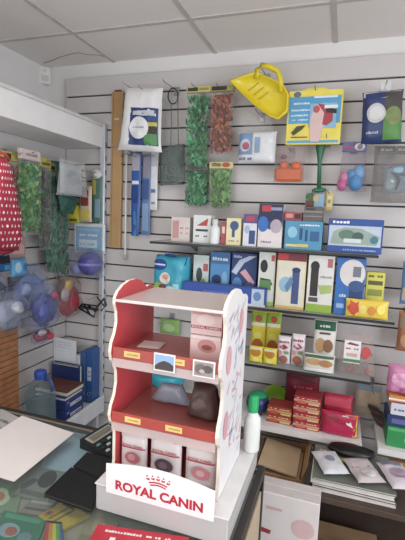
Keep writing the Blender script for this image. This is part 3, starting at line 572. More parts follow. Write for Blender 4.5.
# items at right edge
bag('treat_bag', 'orange brown treat bag cut by the right edge of the photo', 'bag', (397, 312, 425, 352), 2.12, .04, M('#a86a48', .4), [('r', .05, .6, .9, .9, '#8a7a5a'), ('e', .1, .1, .8, .5, '#c08a60')], .15, 92)
p = atY(411, 316, 2.12); hook('steel hook carrying the orange brown bag', p.x, p.z)
bag('treat_bag', 'blue and grey pack cut by the right edge of the photo', 'bag', (401, 262, 428, 305), 2.12, .04, M('#5f86b4', .4), [('r', .05, .1, .9, .4, '#b8a894'), ('e', .1, .5, .8, .85, '#86a8cc')], .15, 93)
p = atY(414, 264, 2.12); hook('steel hook carrying the blue and grey pack', p.x, p.z)
# feathery toy with grey card
o, t_ = clear_pack('feather_toy', 'clear hanging bag with grey card and dark brown feather toy', 'toy', (353, 383, 388, 426), 2.16, .04, M('#c4a988', .5), [('r', .02, .8, .98, .98, '#8496a8'), ('r', .1, .05, .9, .3, '#a89070')], (.04, .25, .8, .98), 95)
_, _, w, h = rectY((353, 383, 388, 426), 2.16)
b = MB(); rr = random.Random(4)
for i in range(120):
    a = rr.uniform(-.7, .5); x0 = -w * .1 + rr.random() * w * .25; z0_ = h * (.55 - .35 * (x0 + w * .1) / (w * .25)) + rr.uniform(-.01, .01); L = .05 + rr.random() * .04
    q = Vector((x0, -.022 - rr.random() * .012, z0_)); d_ = Vector((math.cos(a) * .9, -.05, -math.sin(a) * .3 - .35)).normalized(); sd = Vector((d_.z, 0, -d_.x)) * .005
    b.add([q, q + d_ * L * .5 + sd, q + d_ * L, q + d_ * L * .5 - sd], [[0, 1, 2, 3]], M(rr.choice(['#3a302c', '#5a4640', '#2a2422', '#6a3a3a'])))
b.build('feathers', o); hook('steel hook carrying the feather toy', t_[0], t_[2] - .01)
# right-hand bay
z = SH[4] + .001
def rcarton(name, label, px, Yf, d, z, mat, decs):
    cx, z0, w, h = rectY(px, Yf); top = z0 + h
    ob = carton_mb(w * .98, d, top - z - .001, mat, decs).build(name, None, (cx, Yf, z)); tag(ob, label, 'box', 'boxes piled at the right edge'); return top
z = rcarton('storage_box', 'bright green box at bottom of the pile at right edge', (386, 430, 436, 447), 1.97, .16, z, '#2a8f4a', [('r', .02, .82, .98, .96, '#4fae68'), ('w', .3, .3, .8, .6, '#d0e6d4', 6)])
z = rcarton('storage_box', 'navy box on the green box at right edge', (386, 418, 436, 430), 1.98, .14, z, '#2b3468', [('r', .1, .25, .45, .7, '#5a66a0'), ('r', .6, .2, .95, .8, '#6f4068')])
z = rcarton('storage_box', 'white lilac box on the navy box at right edge', (390, 406, 436, 418), 1.985, .13, z, '#d3d0dc', [('w', .08, .3, .6, .6, '#6a6a98', 6), ('r', .65, .2, .95, .8, '#a8a4c4')])
z = rcarton('storage_box', 'orange and white striped box on top of the pile at right edge', (388, 398, 436, 406), 1.99, .12, z, '#d8823c', [('r', 0, .35, 1, .6, '#eae6e0'), ('r', 0, .0, 1, .18, '#8a3a30')])
bag('plush_pack', 'pink soft pack resting on the pile of boxes at right edge', 'pack', (386, 366, 432, 398), 2.03, .08, M('#d884b0', .45), [('e', .08, .3, .5, .8, '#e6a4c6'), ('e', .5, .1, .85, .5, '#c8d0dc'), ('r', .3, .05, .6, .25, '#b8608e')], .35, 97, z=z)

# ------------------------------------------------------------------ back wall above and lower: left bay between corner and upright
Yb = 2.17
cx, z0, w, h = rectY((74, 223, 104, 254), Yb)
o = thing('filter_pack', 'light blue carded pack in white plastic frame hanging by the upright', 'pack', (cx, Yb, z0))
b = MB(); b.box((0, .01, h / 2), (w, .02, h * .98), M('#dfe3e6', .35), .006); b.build('tray', o)
b = MB(); S = lambda u, v, q: (-w / 2 + u * w, -.001 - q, v * h)
b.patch(S, .07, .1, .93, .88, M('#3f9fd8', .35)); b.decals(S, [('r', .18, .2, .78, .46, '#b9d4e6'), ('r', .12, .74, .88, .84, '#5cb2e2'), ('w', .2, .56, .8, .66, '#e4f0f8', 9), ('w', .22, .28, .7, .36, '#5a7c94', 8)]); b.build('printed_card', o)
b = MB(); b.box((0, -.004, h / 2), (w * .98, .003, h * .96), CLEAR('#ffffff', .12, .1, .3), .001); b.build('clear_cover', o)
hook('steel hook carrying the light blue carded pack', cx, z0 + h + .004)
cx, z0, w, h = rectY((72, 250, 107, 276), 2.13)
o = thing('hamster_ball', 'purple blue plastic ball in a clear bag by the upright', 'toy', (cx - .01, 2.12, z0))
r = h * .46; b = MB(); b.lathe([(r * math.sin(a * PI / 12), r - r * math.cos(a * PI / 12)) for a in range(13)], M('#4a4a94', .25), 24, (w * .1, 0, .004)); b.lathe([(r * 1.01, r * .9), (r * 1.06, r), (r * 1.01, r * 1.1)], M('#7a7ac0', .3), 24, (w * .1, 0, .004)); b.build('ball', o)
b = MB(); b.lathe([(0, 0), (r * .5, .004), (r * .55, r * .5), (r * .3, r * .9), (0, r)], M('#8f93c8', .3), 16, (-w * .26, 0, .01)); b.build('spare_cup', o)
bag_mb(w * .96, h, .11, CLEAR('#f2f4ff', .08), None, .4, 101).build('clear_bag', o); hook('steel hook carrying the purple ball bag', cx, z0 + h)
# suction disc
p = atY(96.5, 175, 2.19); b = MB(); r = .035
b.lathe([(0, .012), (r * .4, .011), (r * .55, .006), (r * .95, .002), (r, 0), (r * .95, -.002), (0, -.003)], CLEAR('#f2f2f0', .6, .3, .2), 24); b.lathe([(0, .02), (.006, .02), (.008, .012)], M('#e0dedc'), 12)
tag(b.build('suction_cup', None, tuple(p), 0, (PI / 2, 0, 0)), 'round white translucent disc hanging near the fascia corner', 'suction cup'); hook('steel hook behind the round white disc', p.x, p.z + .01)
# yellow pack and brown bottle pack, green strip
bag('fish_food_pack', 'bright yellow pack behind the dark green plant strands', 'pack', (62, 205, 80, 223), 2.16, .02, M('#e2cc2c', .35), [('r', .1, .1, .9, .25, '#5a5a2a'), ('r', .2, .5, .8, .8, '#ecdc60')], .08, 103)
bag('fish_food_pack', 'narrow pack with brown red bottle picture beside the yellow pack', 'pack', (79.5, 186, 92, 222), 2.15, .022, M('#c9b49a', .35), [('r', .2, .45, .8, .88, '#8a3a34'), ('r', .3, .86, .7, .95, '#2a2a2a'), ('r', .1, .05, .9, .35, '#c8b450')], .1, 104)
bag('fish_food_pack', 'long teal green pack hanging between the bottle pack and the upright', 'pack', (91.5, 176, 102, 222), 2.19, .014, M('#4f7468', .35), [('r', .1, .6, .5, .95, '#a8a04a'), ('r', .4, .1, .9, .5, '#7a9ab0')], .1, 105)
for (x, y, Y, l_) in ((71, 206, 2.16, 'steel hook carrying the bright yellow pack'), (86, 188, 2.15, 'steel hook carrying the brown bottle pack'), (97, 180, 2.19, 'steel hook carrying the long teal pack')):
    p = atY(x, y, Y); hook(l_, p.x, p.z)
# black wire rack
base = atY(97, 305, 2.14); o = thing('wire_rack', 'small black folding wire rack hanging low by the upright', 'rack', tuple(base))
P = lambda x, y, dy=0: Vector(tuple(atY(x, y, 2.14) - base + Vector((0, dy, 0))))
b = MB()
for pl in ([(79, 308), (94, 317), (97, 306), (82, 304), (79, 308)], [(84, 304), (90, 315)], [(88, 305), (96, 312)], [(80, 306), (98, 309)]): b.tube([P(*q) for q in pl], .006, black, 6)
b.build('frame', o)
b = MB(); b.tube([P(97, 307), P(106, 298, -.02), P(109, 304, -.03), P(103, 310, -.02)], .006, M('#4a4644', .4, .5), 6); b.tube([P(97, 297), P(104, 306)], .004, black, 6); b.build('clamp', o)
hook('steel hook carrying the black wire rack', P(97, 297).x + base.x, P(97, 297).z + base.z)

# ------------------------------------------------------------------ left wall hanging goods (face +X)
XL = -1.5
def lhook(label, px, py, X):
    p = atX(px, py, X); hook(label, 0, p.z, True, p.y)
# red polka dot garment
cy, z0, w, h = rectX((-20, 156, 19, 252), -1.44)
o = thing('pet_garment', 'red fabric pet garment with white polka dots at left edge', 'pet clothing', (-1.44, cy, z0), PI / 2)
wf = lambda v: .95 + .2 * math.sin(PI * min(1, v * 1.3)) - .75 * v ** 1.6
red = M('#c02c44', .8, bump=.3)
dots = []
for j in range(13):
    for i in range(9):
        u, v = .06 + i * .11 + (.055 if j % 2 else 0), .07 + j * .07
        if u < .96: dots.append(('e', u - .023, v - .016, u + .023, v + .016, '#f0e4e4'))
g = MB(); F = bagS(w, h, .09, True, .12, 110, wf)
bag_mb(w, h, .09, red, None, .12, 110, wf, b=g)
for q, d_ in enumerate(dots): g.decals(F, [d_], .0018, 4)
g.build('body', o)
c = MB(); c.tube([(-w * .22, -.01, h * .97), (-w * .1, -.012, h * 1.03), (w * .08, -.012, h * 1.03), (w * .2, -.01, h * .97)], .007, M('#d8485c', .8), 8); c.build('strap', o)
c = MB(); c.tube([(-w * .3, 0, .004), (0, -.02, -.003), (w * .3, 0, .004)], .009, M('#8f1c30', .8), 8); c.build('hem', o)
lhook('steel hook carrying the polka dot garment', 4, 158, -1.44)
bag('pet_garment_pack', 'dusty pink pack hanging just below the polka dot garment', 'pack', (8, 236, 25, 258), 0, .03, M('#b08a84', .5), [('r', .1, .2, .8, .6, '#c8a49c')], .2, 111, left=-1.5)
lhook('steel hook carrying the dusty pink pack', 16, 238, -1.5)
PL = dict(left=-1.52)
hyl = M('#b8b04a', .4)
plant_bag('artificial_plant', 'bag of brown orange plastic plants beside the polka dot garment', (2, 152, 18, 240), 0, OR, hyl, [('r', .1, .2, .5, .8, '#3a3424')], .04, -1.545, 6, 90, .1)
plant_bag('artificial_plant', 'bag of bright green plastic plants with pale pink header on left wall', (20, 150, 39, 235), 0, G2 + G1[:2], M('#d6c3c0', .4), [('w', .15, .3, .85, .7, '#8a6a74', 7)], .05, -1.5, 7, 120, .12)
plant_bag('artificial_plant', 'thin bag of plum and green plastic plants with yellow header', (40, 158, 50, 250), 0, [M('#5f4048', .4), M('#4a6a44', .4), M('#3a7a4a', .4)], hyl, [('r', .1, .2, .9, .5, '#6a5a30')], .04, -1.52, 8, 70, .1)
for (x, y, X, l_) in ((10, 154, -1.545, 'steel hook carrying the brown orange plant bag'), (30, 153, -1.5, 'steel hook carrying the bright green plant bag'), (45, 161, -1.52, 'steel hook carrying the plum and green plant bag')): lhook(l_, x, y, X)
# long dark green strands and net
G3 = [M('#1f5f48', .4), M('#2a7a58', .4), M('#174a3a', .4), M('#3f9068', .4)]
for q, (px, X, l_) in enumerate([((48, 165, 55, 276), -1.545, 'long dark green plant strand, left of the three by the net'), ((54, 168, 61, 276), -1.56, 'long dark green plant strand, middle of the three by the net'), ((60, 170, 67, 278), -1.58, 'long dark green plant strand, right of the three by the net')]):
    plant_bag('artificial_vine', l_, px, 0, G3, M('#c9c04a', .4), [('r', .2, .2, .8, .8, '#4a5a3a')], .04, X, 20 + q, 150, .05, 'long green plant strands'); lhook('steel hook carrying the ' + l_, (px[0] + px[2]) / 2, px[1] + 2, X)
cy, z0, w, h = rectX((54, 164, 80, 214), -1.49)
o = thing('landing_net', 'dark teal green mesh net draped below the clear blister pack', 'net', (-1.49, cy, z0), PI / 2)
b = bag_mb(w, h, .04, CLEAR('#1f5a4c', .88, .6, .9), None, .4, 120, lambda v: .45 + .55 * v ** .7); b.build('mesh', o)
b = MB(); b.tube([(-w * .46, 0, h), (-w * .2, -.02, h * 1.0), (w * .2, -.02, h), (w * .46, 0, h), (w * .2, .02, h), (-w * .2, .02, h), (-w * .46, 0, h)], .004, M('#1a4034', .4), 6); b.build('hoop', o)
lhook('steel hook carrying the dark teal net', 66, 164, -1.49)
o, t_ = clear_pack('blister_pack', 'whitish clear plastic blister pack hanging near the corner', 'pack', (56, 161, 88, 196), 0, .035, CLEAR('#eef2f4', .4, .3, .6), [('e', .2, .3, .8, .8, CLEAR('#d4dce0', .4, .3, .5))], (.1, .05, .8, .9), 122, None, -1.435, lambda v: 1 - .2 * v, .4, '#ffffff', .2)
lhook('steel hook carrying the whitish blister pack', 72, 163, -1.435)
# crumpled bags of toys low on the left wall
def blob_mb(r, sx, sy, sz, mat, seed, amp=.25, b=None, c=(0, 0, 0)):
    b = b or MB(); n, mm = 18, 12; vs = []
    for j in range(mm + 1):
        for i in range(n):
            th = PI * j / mm; ph = 2 * PI * i / n
            d_ = Vector((math.sin(th) * math.cos(ph), math.sin(th) * math.sin(ph), math.cos(th)))
            k = 1 + amp * noise.noise(d_ * 2.2 + Vector((seed, seed * 1.7, 0))) + amp * .5 * noise.noise(d_ * 5 + Vector((seed, 0, 3)))
            vs.append((c[0] + d_.x * r * sx * k, c[1] + d_.y * r * sy * k, c[2] + d_.z * r * sz * k))
    b.add(vs, [[j * n + i, (j + 1) * n + i, (j + 1) * n + (i + 1) % n, j * n + (i + 1) % n] for j in range(mm) for i in range(n)], mat, True); return b
def toy_bag(label, px, X, mat, seed, accents, tint='#eef2ff', depth=.1):
    cy, z0, w, h = rectX(px, X); o = thing('toy_bag', label, 'bag', (X, cy, z0), PI / 2, None)
    b = blob_mb(1, w * .4, depth * .42, h * .36, mat, seed, .22, None, (0, 0, h * .42)); 
    b.build('contents', o)
    for (u, v, r, c_) in accents or []:
        blob_mb(1, r * w, depth * .22, r * h, M(c_, .4), seed + u * 9, .25, None, (w * (u - .5), -depth * .36, h * v)).build('small_toy', o)
    bag_mb(w, h, depth * 1.05, CLEAR(tint, .09), None, .5, seed, lambda v: 1 - .5 * max(0, v - .6) / .4).build('clear_bag', o)
    lhook('steel hook carrying the ' + ' '.join(label.split()[:9]), (px[0] + px[2]) / 2, px[1] + 1, X); return o
toy_bag('large crumpled clear bag of pale blue fabric low on left wall', (9, 264, 47, 312), -1.59, M('#7f98c8', .5), 131, [(.3, .5, .14, '#a9b9dc'), (.75, .3, .12, '#5a72b0')], depth=.09)
toy_bag('bag of deep blue balls with red spot under the pale blue bag', (30, 284, 57, 328), -1.44, M('#3f4f9c', .4), 132, [(.7, .72, .1, '#c0405a'), (.3, .4, .18, '#5a68b8')], depth=.09)
toy_bag('bag with crimson red toy hanging toward the corner', (56, 276, 80, 318), -1.585, M('#a82a44', .4), 133, [(.35, .8, .14, '#c8b458'), (.2, .6, .16, '#b8a8a8'), (.6, .35, .2, '#c0304a')], '#fff4f4', .075)
toy_bag('small bag of red toys hanging lowest beneath the blue balls', (33, 326, 51, 342), -1.53, M('#c43444', .4), 134, [(.3, .7, .2, '#d8d4d8'), (.75, .3, .2, '#e04a54')], depth=.07)
toy_bag('silvery crumpled clear bag at left edge above the slatted board', (-10, 292, 24, 332), -1.45, M('#a9b0b8', .4), 135, [(.6, .6, .16, '#d4d8dc')], depth=.1)
toy_bag('dark slate bag at left edge behind the pale blue bag', (-16, 274, 6, 306), -1.57, M('#3c4654', .4), 136, None, depth=.08)
bag('toy_pack', 'black and bright blue pack at left edge below the polka dots', 'pack', (-8, 255, 10, 272), 0, .03, M('#1f5f9c', .4), [('r', .05, .5, .9, .95, '#16202c'), ('r', .5, .1, .95, .4, '#3a9ad0')], .2, 137, left=-1.5)
lhook('steel hook carrying the black and blue pack', 2, 256, -1.5)
bag('toy_pack', 'sky blue pack hanging right of the black and blue pack', 'pack', (11, 258, 26, 276), 0, .03, M('#58a8dc', .4), [('e', .1, .2, .5, .8, '#a9d0ec'), ('r', .6, .3, .95, .7, '#2f7cc0')], .2, 138, left=-1.52)
lhook('steel hook carrying the sky blue pack', 19, 260, -1.52)
# reddish slatted board
cy, z0, w, h = rectX((-18, 326, 18, 402), -1.44)
o = thing('slatted_board', 'reddish brown ribbed wooden board standing against left wall', 'board', (-1.44, cy, CAM_Z - 1.155), PI / 2)
h = h + (z0 - (CAM_Z - 1.155)); wood = M('#b5764a', .6, var=.25, scale=20)
b = MB(); nr = 22
for k in range(nr): b.box((0, 0, h * (k + .5) / nr), (w, .012, h / nr * .86), wood, .002)
b.build('ribs', o)
for s in (-1, 1):
    c = MB(); c.box((s * w * .46, .009, h / 2), (.012, .006, h), M('#8a5634', .6), .001); c.build('batten', o)

# ------------------------------------------------------------------ low shelf on the left wall with water, books and binders
SZ = CAM_Z - 1.18
t = thing('low_shelf', 'white low shelf along left wall holding the binders and the water bottle', 'shelf', (-1.5, 1.7, 0))
b = MB(); b.box((-.01, -.0, SZ - .015), (.30, 1.0, .03), white, .002); b.build('board', t)
b = MB(); b.box((.135, 0, SZ - .02), (.02, 1.0, .1), M('#e4e8ec', .35), .002); b.build('front_lip', t)
for yy in (-.45, 0, .45):
    b = MB(); b.box((0, yy, (SZ - .03) / 2), (.26, .03, SZ - .03), M('#c4c6c8', .4), .002); b.build('leg', t)
zs = SZ + .001
# water bottle
p = atX(40, 395, -1.47); y = p.y
o = thing('water_bottle', 'large clear five litre water bottle with blue cap on low left shelf', 'bottle', (-1.465, y, zs))
topz = atY(41, 371, y).z - zs; r = .078; hb = topz - .03
prof = [(0, .0), (r * .9, 0), (r, .012)]
for k in range(6):
    za = .02 + k * hb * .085; prof += [(r, za), (r * .95, za + hb * .03), (r, za + hb * .06)]
prof += [(r, hb * .6), (r * .97, hb * .7), (r * .82, hb * .82), (r * .5, hb * .93), (r * .33, hb * .97), (r * .3, hb)]
b = MB(); b.lathe(prof, CLEAR('#dbe9ee', .14, .08, 0), 32); b.build('plastic_shell', o)
b = MB(); b.lathe([(0, .003), (r * .9, .003), (r * .93, .02), (r * .93, hb * .55), (0, hb * .55)], CLEAR('#9fc0c8', .25, .05, 0), 28); b.build('water', o)
b = MB(); b.lathe([(r * .4, hb * .97), (r * .4, topz), (r * .35, topz + .003), (0, topz + .003)], M('#2a55c0', .35), 24)
for k in range(20): b.box((r * .4 * math.cos(k * PI / 10), r * .4 * math.sin(k * PI / 10), (hb * .97 + topz) / 2), (.002, .002, .025), M('#2448a8', .35), 0)
b.build('cap', o)
b = MB(); b.tube([(r * .34, 0, hb * .95), (r * .8, 0, hb * 1.0), (r * 1.0, .0, hb * .88), (r * .9, 0, hb * .76)], .006, M('#3a64c8', .35), 6); b.build('carry_handle', o)
# binders (spines to the viewer)
def binder(label, x0, x1, y, ztop, d, col, lab, name='ring_binder'):
    o = thing(name, label, 'binder', ((x0 + x1) / 2, y, zs)); w = x1 - x0; h = ztop - zs
    b = MB(); b.box((0, d / 2, h / 2), (w, d, h), col, .004); b.build('cover', o)
    b = MB(); b.box((0, d * .55, h * .5), (w * .8, d * .92, h * .97), M('#dcd8d2', .7), 0); b.build('pages', o)
    if lab:
        b = MB(); b.box((0, -.0008, h * lab[0]), (w * .5, .0015, h * .25), M(lab[1], .5), 0); b.decals(lambda u, v, q: (-w * .2 + u * w * .4, -.0016 - q, h * (lab[0] - .1) + v * h * .2), [('w', 0, .6, 1, .8, '#6a7280', 4), ('w', 0, .2, 1, .4, '#6a7280', 4)]); b.build('spine_label', o)
    b = MB(); b.lathe([(.012, 0), (.015, .001), (.012, .002), (.009, .001), (.012, 0)], M('#b8b8b8', .3, .8), 16); b.build('finger_ring', o, (0, -.001, h * .18), 0, (PI / 2, 0, 0))
    return o
yb = 2.12
binder('tall blue ring binder standing beside the upright on low shelf', atY(85.5, 380, yb).x, atY(93, 380, yb).x, yb, atY(92, 350, yb).z, .09, M('#2f5a9c', .4), (.55, '#c4ccd8'))
binder('mid blue ring binder left of the tall blue one', atY(80, 380, yb).x, atY(85, 380, yb).x, yb, atY(85, 352, yb).z, .09, M('#3a6298', .4), None)
binder('white folder standing left of the blue ring binders', atY(75, 380, yb).x, atY(79.5, 380, yb).x, yb, atY(79, 356, yb).z, .09, M('#dfe2e8', .4), None, 'folder')
yb = 2.05
x0, x1 = atY(52, 385, yb).x, atY(80, 385, yb).x
o = thing('folder', 'large navy folder facing forward behind the stacked books', 'folder', ((x0 + x1) / 2, yb, zs)); h = atY(66, 364, yb).z - zs; w = x1 - x0
b = MB(); b.box((0, .0, h / 2), (w, .006, h), M('#1f2f66', .45), .002); b.build('front_cover', o); b = MB(); b.box((0, .012, h / 2), (w * .97, .014, h * .96), M('#d8d4cc', .7), .001); b.build('pages', o); b = MB(); b.box((0, .023, h / 2), (w, .006, h), M('#1f2f66', .45), .002); b.build('back_cover', o)
b = MB(); b.box((0, -.0035, h - .006), (w * .9, .001, .006), M('#b8b4ac', .5), 0); b.build('edge_strip', o)
yb = 2.098
x0, x1 = max(LX + .004, atY(47, 350, yb).x), atY(76, 350, yb).x
b = MB(); h = atY(61, 338, yb).z - zs; w = x1 - x0
b.prism([(-w / 2, 0), (w / 2, 0), (w / 2, h * .985), (-w / 2, h)], 0, .004, M('#dfe2e8', .6, var=.04), None, 'xz'); b.box((-w * .42, -.001, h * .5), (.004, .002, h * .96), M('#c8ccd6'), 0)
b.decals(lambda u, v, q: (-w / 2 + u * w, -q, v * h), [('w', .15, .93, .8, .945, '#a8aeb8', 16), ('w', .15, .89, .8, .905, '#a8aeb8', 18), ('w', .15, .85, .7, .865, '#a8aeb8', 14)])
tag(b.build('paper_sheet', None, ((x0 + x1) / 2, yb, zs)), 'tall white paper sheet standing in the corner behind the navy folder', 'paper')
# stacked books and boxes beside the bottle
def book(label, z, h, x0, x1, y0, y1, cover, pages, spine=None, name='book', rz=0):
    o = thing(name, label, 'book', ((x0 + x1) / 2, (y0 + y1) / 2, z), rz, 'books stacked on the low left shelf'); w, d = x1 - x0, y1 - y0
    b = MB(); b.box((0, 0, h - .0025), (w, d, .005), cover, .001); b.box((0, 0, .0025), (w, d, .005), cover, .001); b.box((-w / 2 + .0025, 0, h / 2), (.005, d, h), cover, .001); b.build('cover', o)
    b = MB(); b.box((.003, 0, h / 2), (w - .012, d - .008, h - .01), pages, 0)
    for k in range(1, 4): b.box((.003, 0, h * k / 4), (w - .0115, d - .0075, .0006), M('#b8b2a8'), 0)
    b.build('pages', o)
    return z + h + .0005
z = zs; xa, xb, ya, yb_ = -1.62, -1.40, 1.868, 2.035
for q, l_ in enumerate(['dark blue box with white label, lower one under the books', 'dark blue box with white label, upper one under the books']):
    w, d, hh = xb - xa, yb_ - ya, .06
    o = thing('file_box', l_, 'box', ((xa + xb) / 2, (ya + yb_) / 2, z), 0, 'blue file boxes on the low left shelf')
    b = MB(); b.box((0, 0, hh / 2), (w, d, hh - .001), M('#27397e', .45), .002); b.build('body', o)
    b = MB(); S = lambda u, v, qq: (w / 2 + .0006 + qq, -d / 2 + u * d, v * hh); b.patch(S, .25, .2, .9, .55, M('#d6d9e2')); b.patch(S, .06, .6, .2, .85, M('#6a80c0')); b.decals(S, [('w', .3, .28, .85, .46, '#4a5888', 9)]); b.build('printed_label', o)
    b = MB(); b.box((0, 0, hh - .004), (w + .004, d + .004, .006), M('#2f4488', .45), .001); b.build('lid', o)
    z += hh + .0015
z = book('thin white book with blue cover under the brown book', z, .022, xa + .01, xb + .005, ya - .01, yb_ - .01, M('#39508e', .45), M('#e6e4e0', .7))
z = book('brown leather covered book on top of the stack by the water bottle', z, .03, xa, xb + .01, ya, yb_ - .005, M('#6a3a2e', .5), M('#e2ddd4', .7))

# ------------------------------------------------------------------ counter
CT = CAM_Z - .73; bx0, bx1, by0, by1 = -1.33, -.165, .42, 1.165
t = thing('shop_counter', 'glass topped shop counter with dark frame in the foreground', 'counter', ((bx0 + bx1) / 2, (by0 + by1) / 2, 0))
cxm, cym = (bx0 + bx1) / 2, (by0 + by1) / 2; w, d = bx1 - bx0, by1 - by0
b = MB(); b.box((0, 0, CT - .004), (w - .03, d - .03, .006), CLEAR('#f4fafa', .03, .04, 0), 0); b.build('glass_top', t)
fr_m = M('#2e2a28', .4)
for nm, c_, s_ in (('top_rail', (0, d / 2 - .01, CT - .011), (w, .02, .024)), ('top_rail', (0, -d / 2 + .01, CT - .011), (w, .02, .024)), ('top_rail', (w / 2 - .01, 0, CT - .011), (.02, d - .04, .024)), ('top_rail', (-w / 2 + .01, 0, CT - .011), (.02, d - .04, .024))):
    b = MB(); b.box(c_, s_, fr_m, .002); b.build(nm, t)
b = MB(); b.box((0, d / 2 - .024, CT - .001), (w - .04, .008, .002), M('#8a7a68', .5), 0); b.build('brass_bead', t)
for sx in (-1, 1):
    for sy in (-1, 1):
        b = MB(); b.box((sx * (w / 2 - .012), sy * (d / 2 - .012), (CT - .025) / 2), (.024, .024, CT - .025), black, .002); b.build('corner_post', t)
IB = CT - .045
b = MB(); b.box((0, 0, IB - .008), (w - .05, d - .05, .016), M('#a89c8c', .6, var=.15), .001); b.build('inner_board', t)
b = MB(); b.box((w / 2 - .006, 0, (IB - .02) / 2 + .02), (.006, d - .05, IB - .06), M('#c0a98c', .5), .001); b.build('side_panel', t)
b = MB(); b.box((0, d / 2 - .006, (IB - .02) / 2 + .02), (w - .05, .006, IB - .06), M('#cfcac4', .5), .001); b.build('back_panel', t)
b = MB(); b.box((0, -d / 2 + .006, (IB - .02) / 2 + .02), (w - .05, .006, IB - .06), M('#cfcac4', .5), .001); b.build('front_panel', t)
# flat packets under the glass
def flat(name, label, cat, pts, z, th, mat, decs=None, group=None, edge=None):
    """thin sheet or packet lying flat; pts are its four corners (near-left, near-right, far-right, far-left)"""
    P = [atZ(*p, z + th) for p in pts]; c_ = sum(P, Vector()) / 4; c_.z = z; Q = [p - c_ for p in P]
    b = MB(); lo = [(q.x, q.y, 0) for q in Q]; hi = [(q.x, q.y, th) for q in Q]
    b.add(lo + hi, [[3, 2, 1, 0], [4, 5, 6, 7], [0, 1, 5, 4], [1, 2, 6, 5], [2, 3, 7, 6], [3, 0, 4, 7]], edge or mat)
    def S(u, v, o):
        p = (Q[0] * (1 - u) + Q[1] * u) * (1 - v) + (Q[3] * (1 - u) + Q[2] * u) * v
        return (p.x, p.y, th + o)
    b.patch(S, .005, .005, .995, .995, mat, off=.0002); b.decals(S, decs)
    return tag(b.build(name, None, tuple(c_)), label, cat, group), S
gp = 'packets under the counter glass'; zi = IB + .001
flat('reflection_sheet', 'pale blue sheet under the counter glass beside the notebooks, standing in for its reflection', 'paper', [(40, 468), (85, 478), (100, 440), (60, 424)], zi, .001, M('#b9d3e6', .5), None)  # the sheet's pale blue paints in the reflection on the glass
flat('aquarium_packet', 'dark grey picture packet under glass next to the white paper', 'packet', [(14, 494), (48, 502), (66, 472), (36, 466)], zi + .0015, .006, M('#8a8c84', .5), [('e', .35, .35, .85, .95, '#34383a'), ('p', [(.0, .3), (.2, .6), (.4, .55), (.1, .1)], '#55585a'), ('r', .1, .05, .9, .2, '#6a6a60')], gp)
flat('seed_packet', 'round patterned green and cream packet under glass at left edge', 'packet', [(-20, 512), (16, 514), (24, 486), (-8, 480)], zi, .006, M('#7f9470', .5), [('e', .1, .2, .7, .8, '#b8c8a0'), ('e', .25, .35, .55, .65, '#c0705a'), ('e', .6, .5, .95, .95, '#5a7a50')], gp)
flat('aquarium_packet', 'grey striped packet under glass between dark and yellow packets', 'packet', [(18, 512), (44, 516), (58, 500), (34, 496)], zi, .005, M('#8f8478', .5), [('r', .1, .2, .9, .35, '#5a544e'), ('r', .1, .6, .9, .75, '#b8aca0')], gp)
flat('fish_food_packet', 'yellow packet with brown stripes under glass below the notebooks', 'packet', [(62, 530), (90, 515), (64, 501), (38, 516)], zi + .002, .008, M('#c9a62c', .5), [('r', .1, .62, .9, .7, '#8a6a1c'), ('r', .1, .42, .9, .5, '#8a6a1c'), ('e', .1, .72, .45, .98, '#b87838'), ('e', .2, .8, .36, .92, '#5a4a30'), ('r', .82, .5, .98, .9, '#5a3420')], gp)
flat('seed_packet', 'dark green packet with picture under glass at bottom left', 'packet', [(-16, 548), (34, 552), (46, 520), (4, 510)], zi + .001, .008, M('#2f7a58', .5), [('e', .1, .3, .55, .7, '#8fa8b0'), ('e', .25, .35, .5, .6, '#b85a4a'), ('r', .1, .8, .9, .95, '#4a9a74'), ('e', .55, .2, .85, .5, '#6a8a94')], gp)
flat('seed_packet', 'rainbow striped packet under glass at bottom edge', 'packet', [(40, 552), (66, 552), (62, 522), (46, 520)], zi + .002, .008, M('#5a6a4a', .5), [('r', .05, .1, .25, .9, '#c83a34'), ('r', .25, .1, .45, .9, '#e08a2c'), ('r', .45, .1, .62, .9, '#d8cc3a'), ('r', .62, .1, .8, .9, '#5aa84a'), ('r', .8, .1, .95, .9, '#3a5aa0')], gp)
flat('aquarium_packet', 'tan grey packet under glass left of the red booklet', 'packet', [(68, 552), (96, 552), (118, 522), (92, 508)], zi, .006, M('#a39672', .5), [('r', .1, .1, .9, .4, '#8a8068'), ('e', .3, .5, .7, .9, '#b8aa80')], gp)
# on the glass
zt = CT + .0015
flat('paper_sheet', 'large blank white paper sheet lying on the counter', 'paper', [(-50, 462), (14, 481.5), (74, 433), (22, 415.5)], zt, .0012, M('#ebe2de', .6, var=.03))
flat('newspaper', 'grey printed papers at left edge of the counter beside the white sheet', 'paper', [(-60, 436), (-20, 446), (20, 418), (2, 409)], zt, .0009, M('#b4b0aa', .6), [('w', .1, .7, .9, .8, '#6a6a68', 10), ('w', .1, .5, .9, .6, '#6a6a68', 10), ('r', .1, .1, .5, .4, '#7a7a78')])
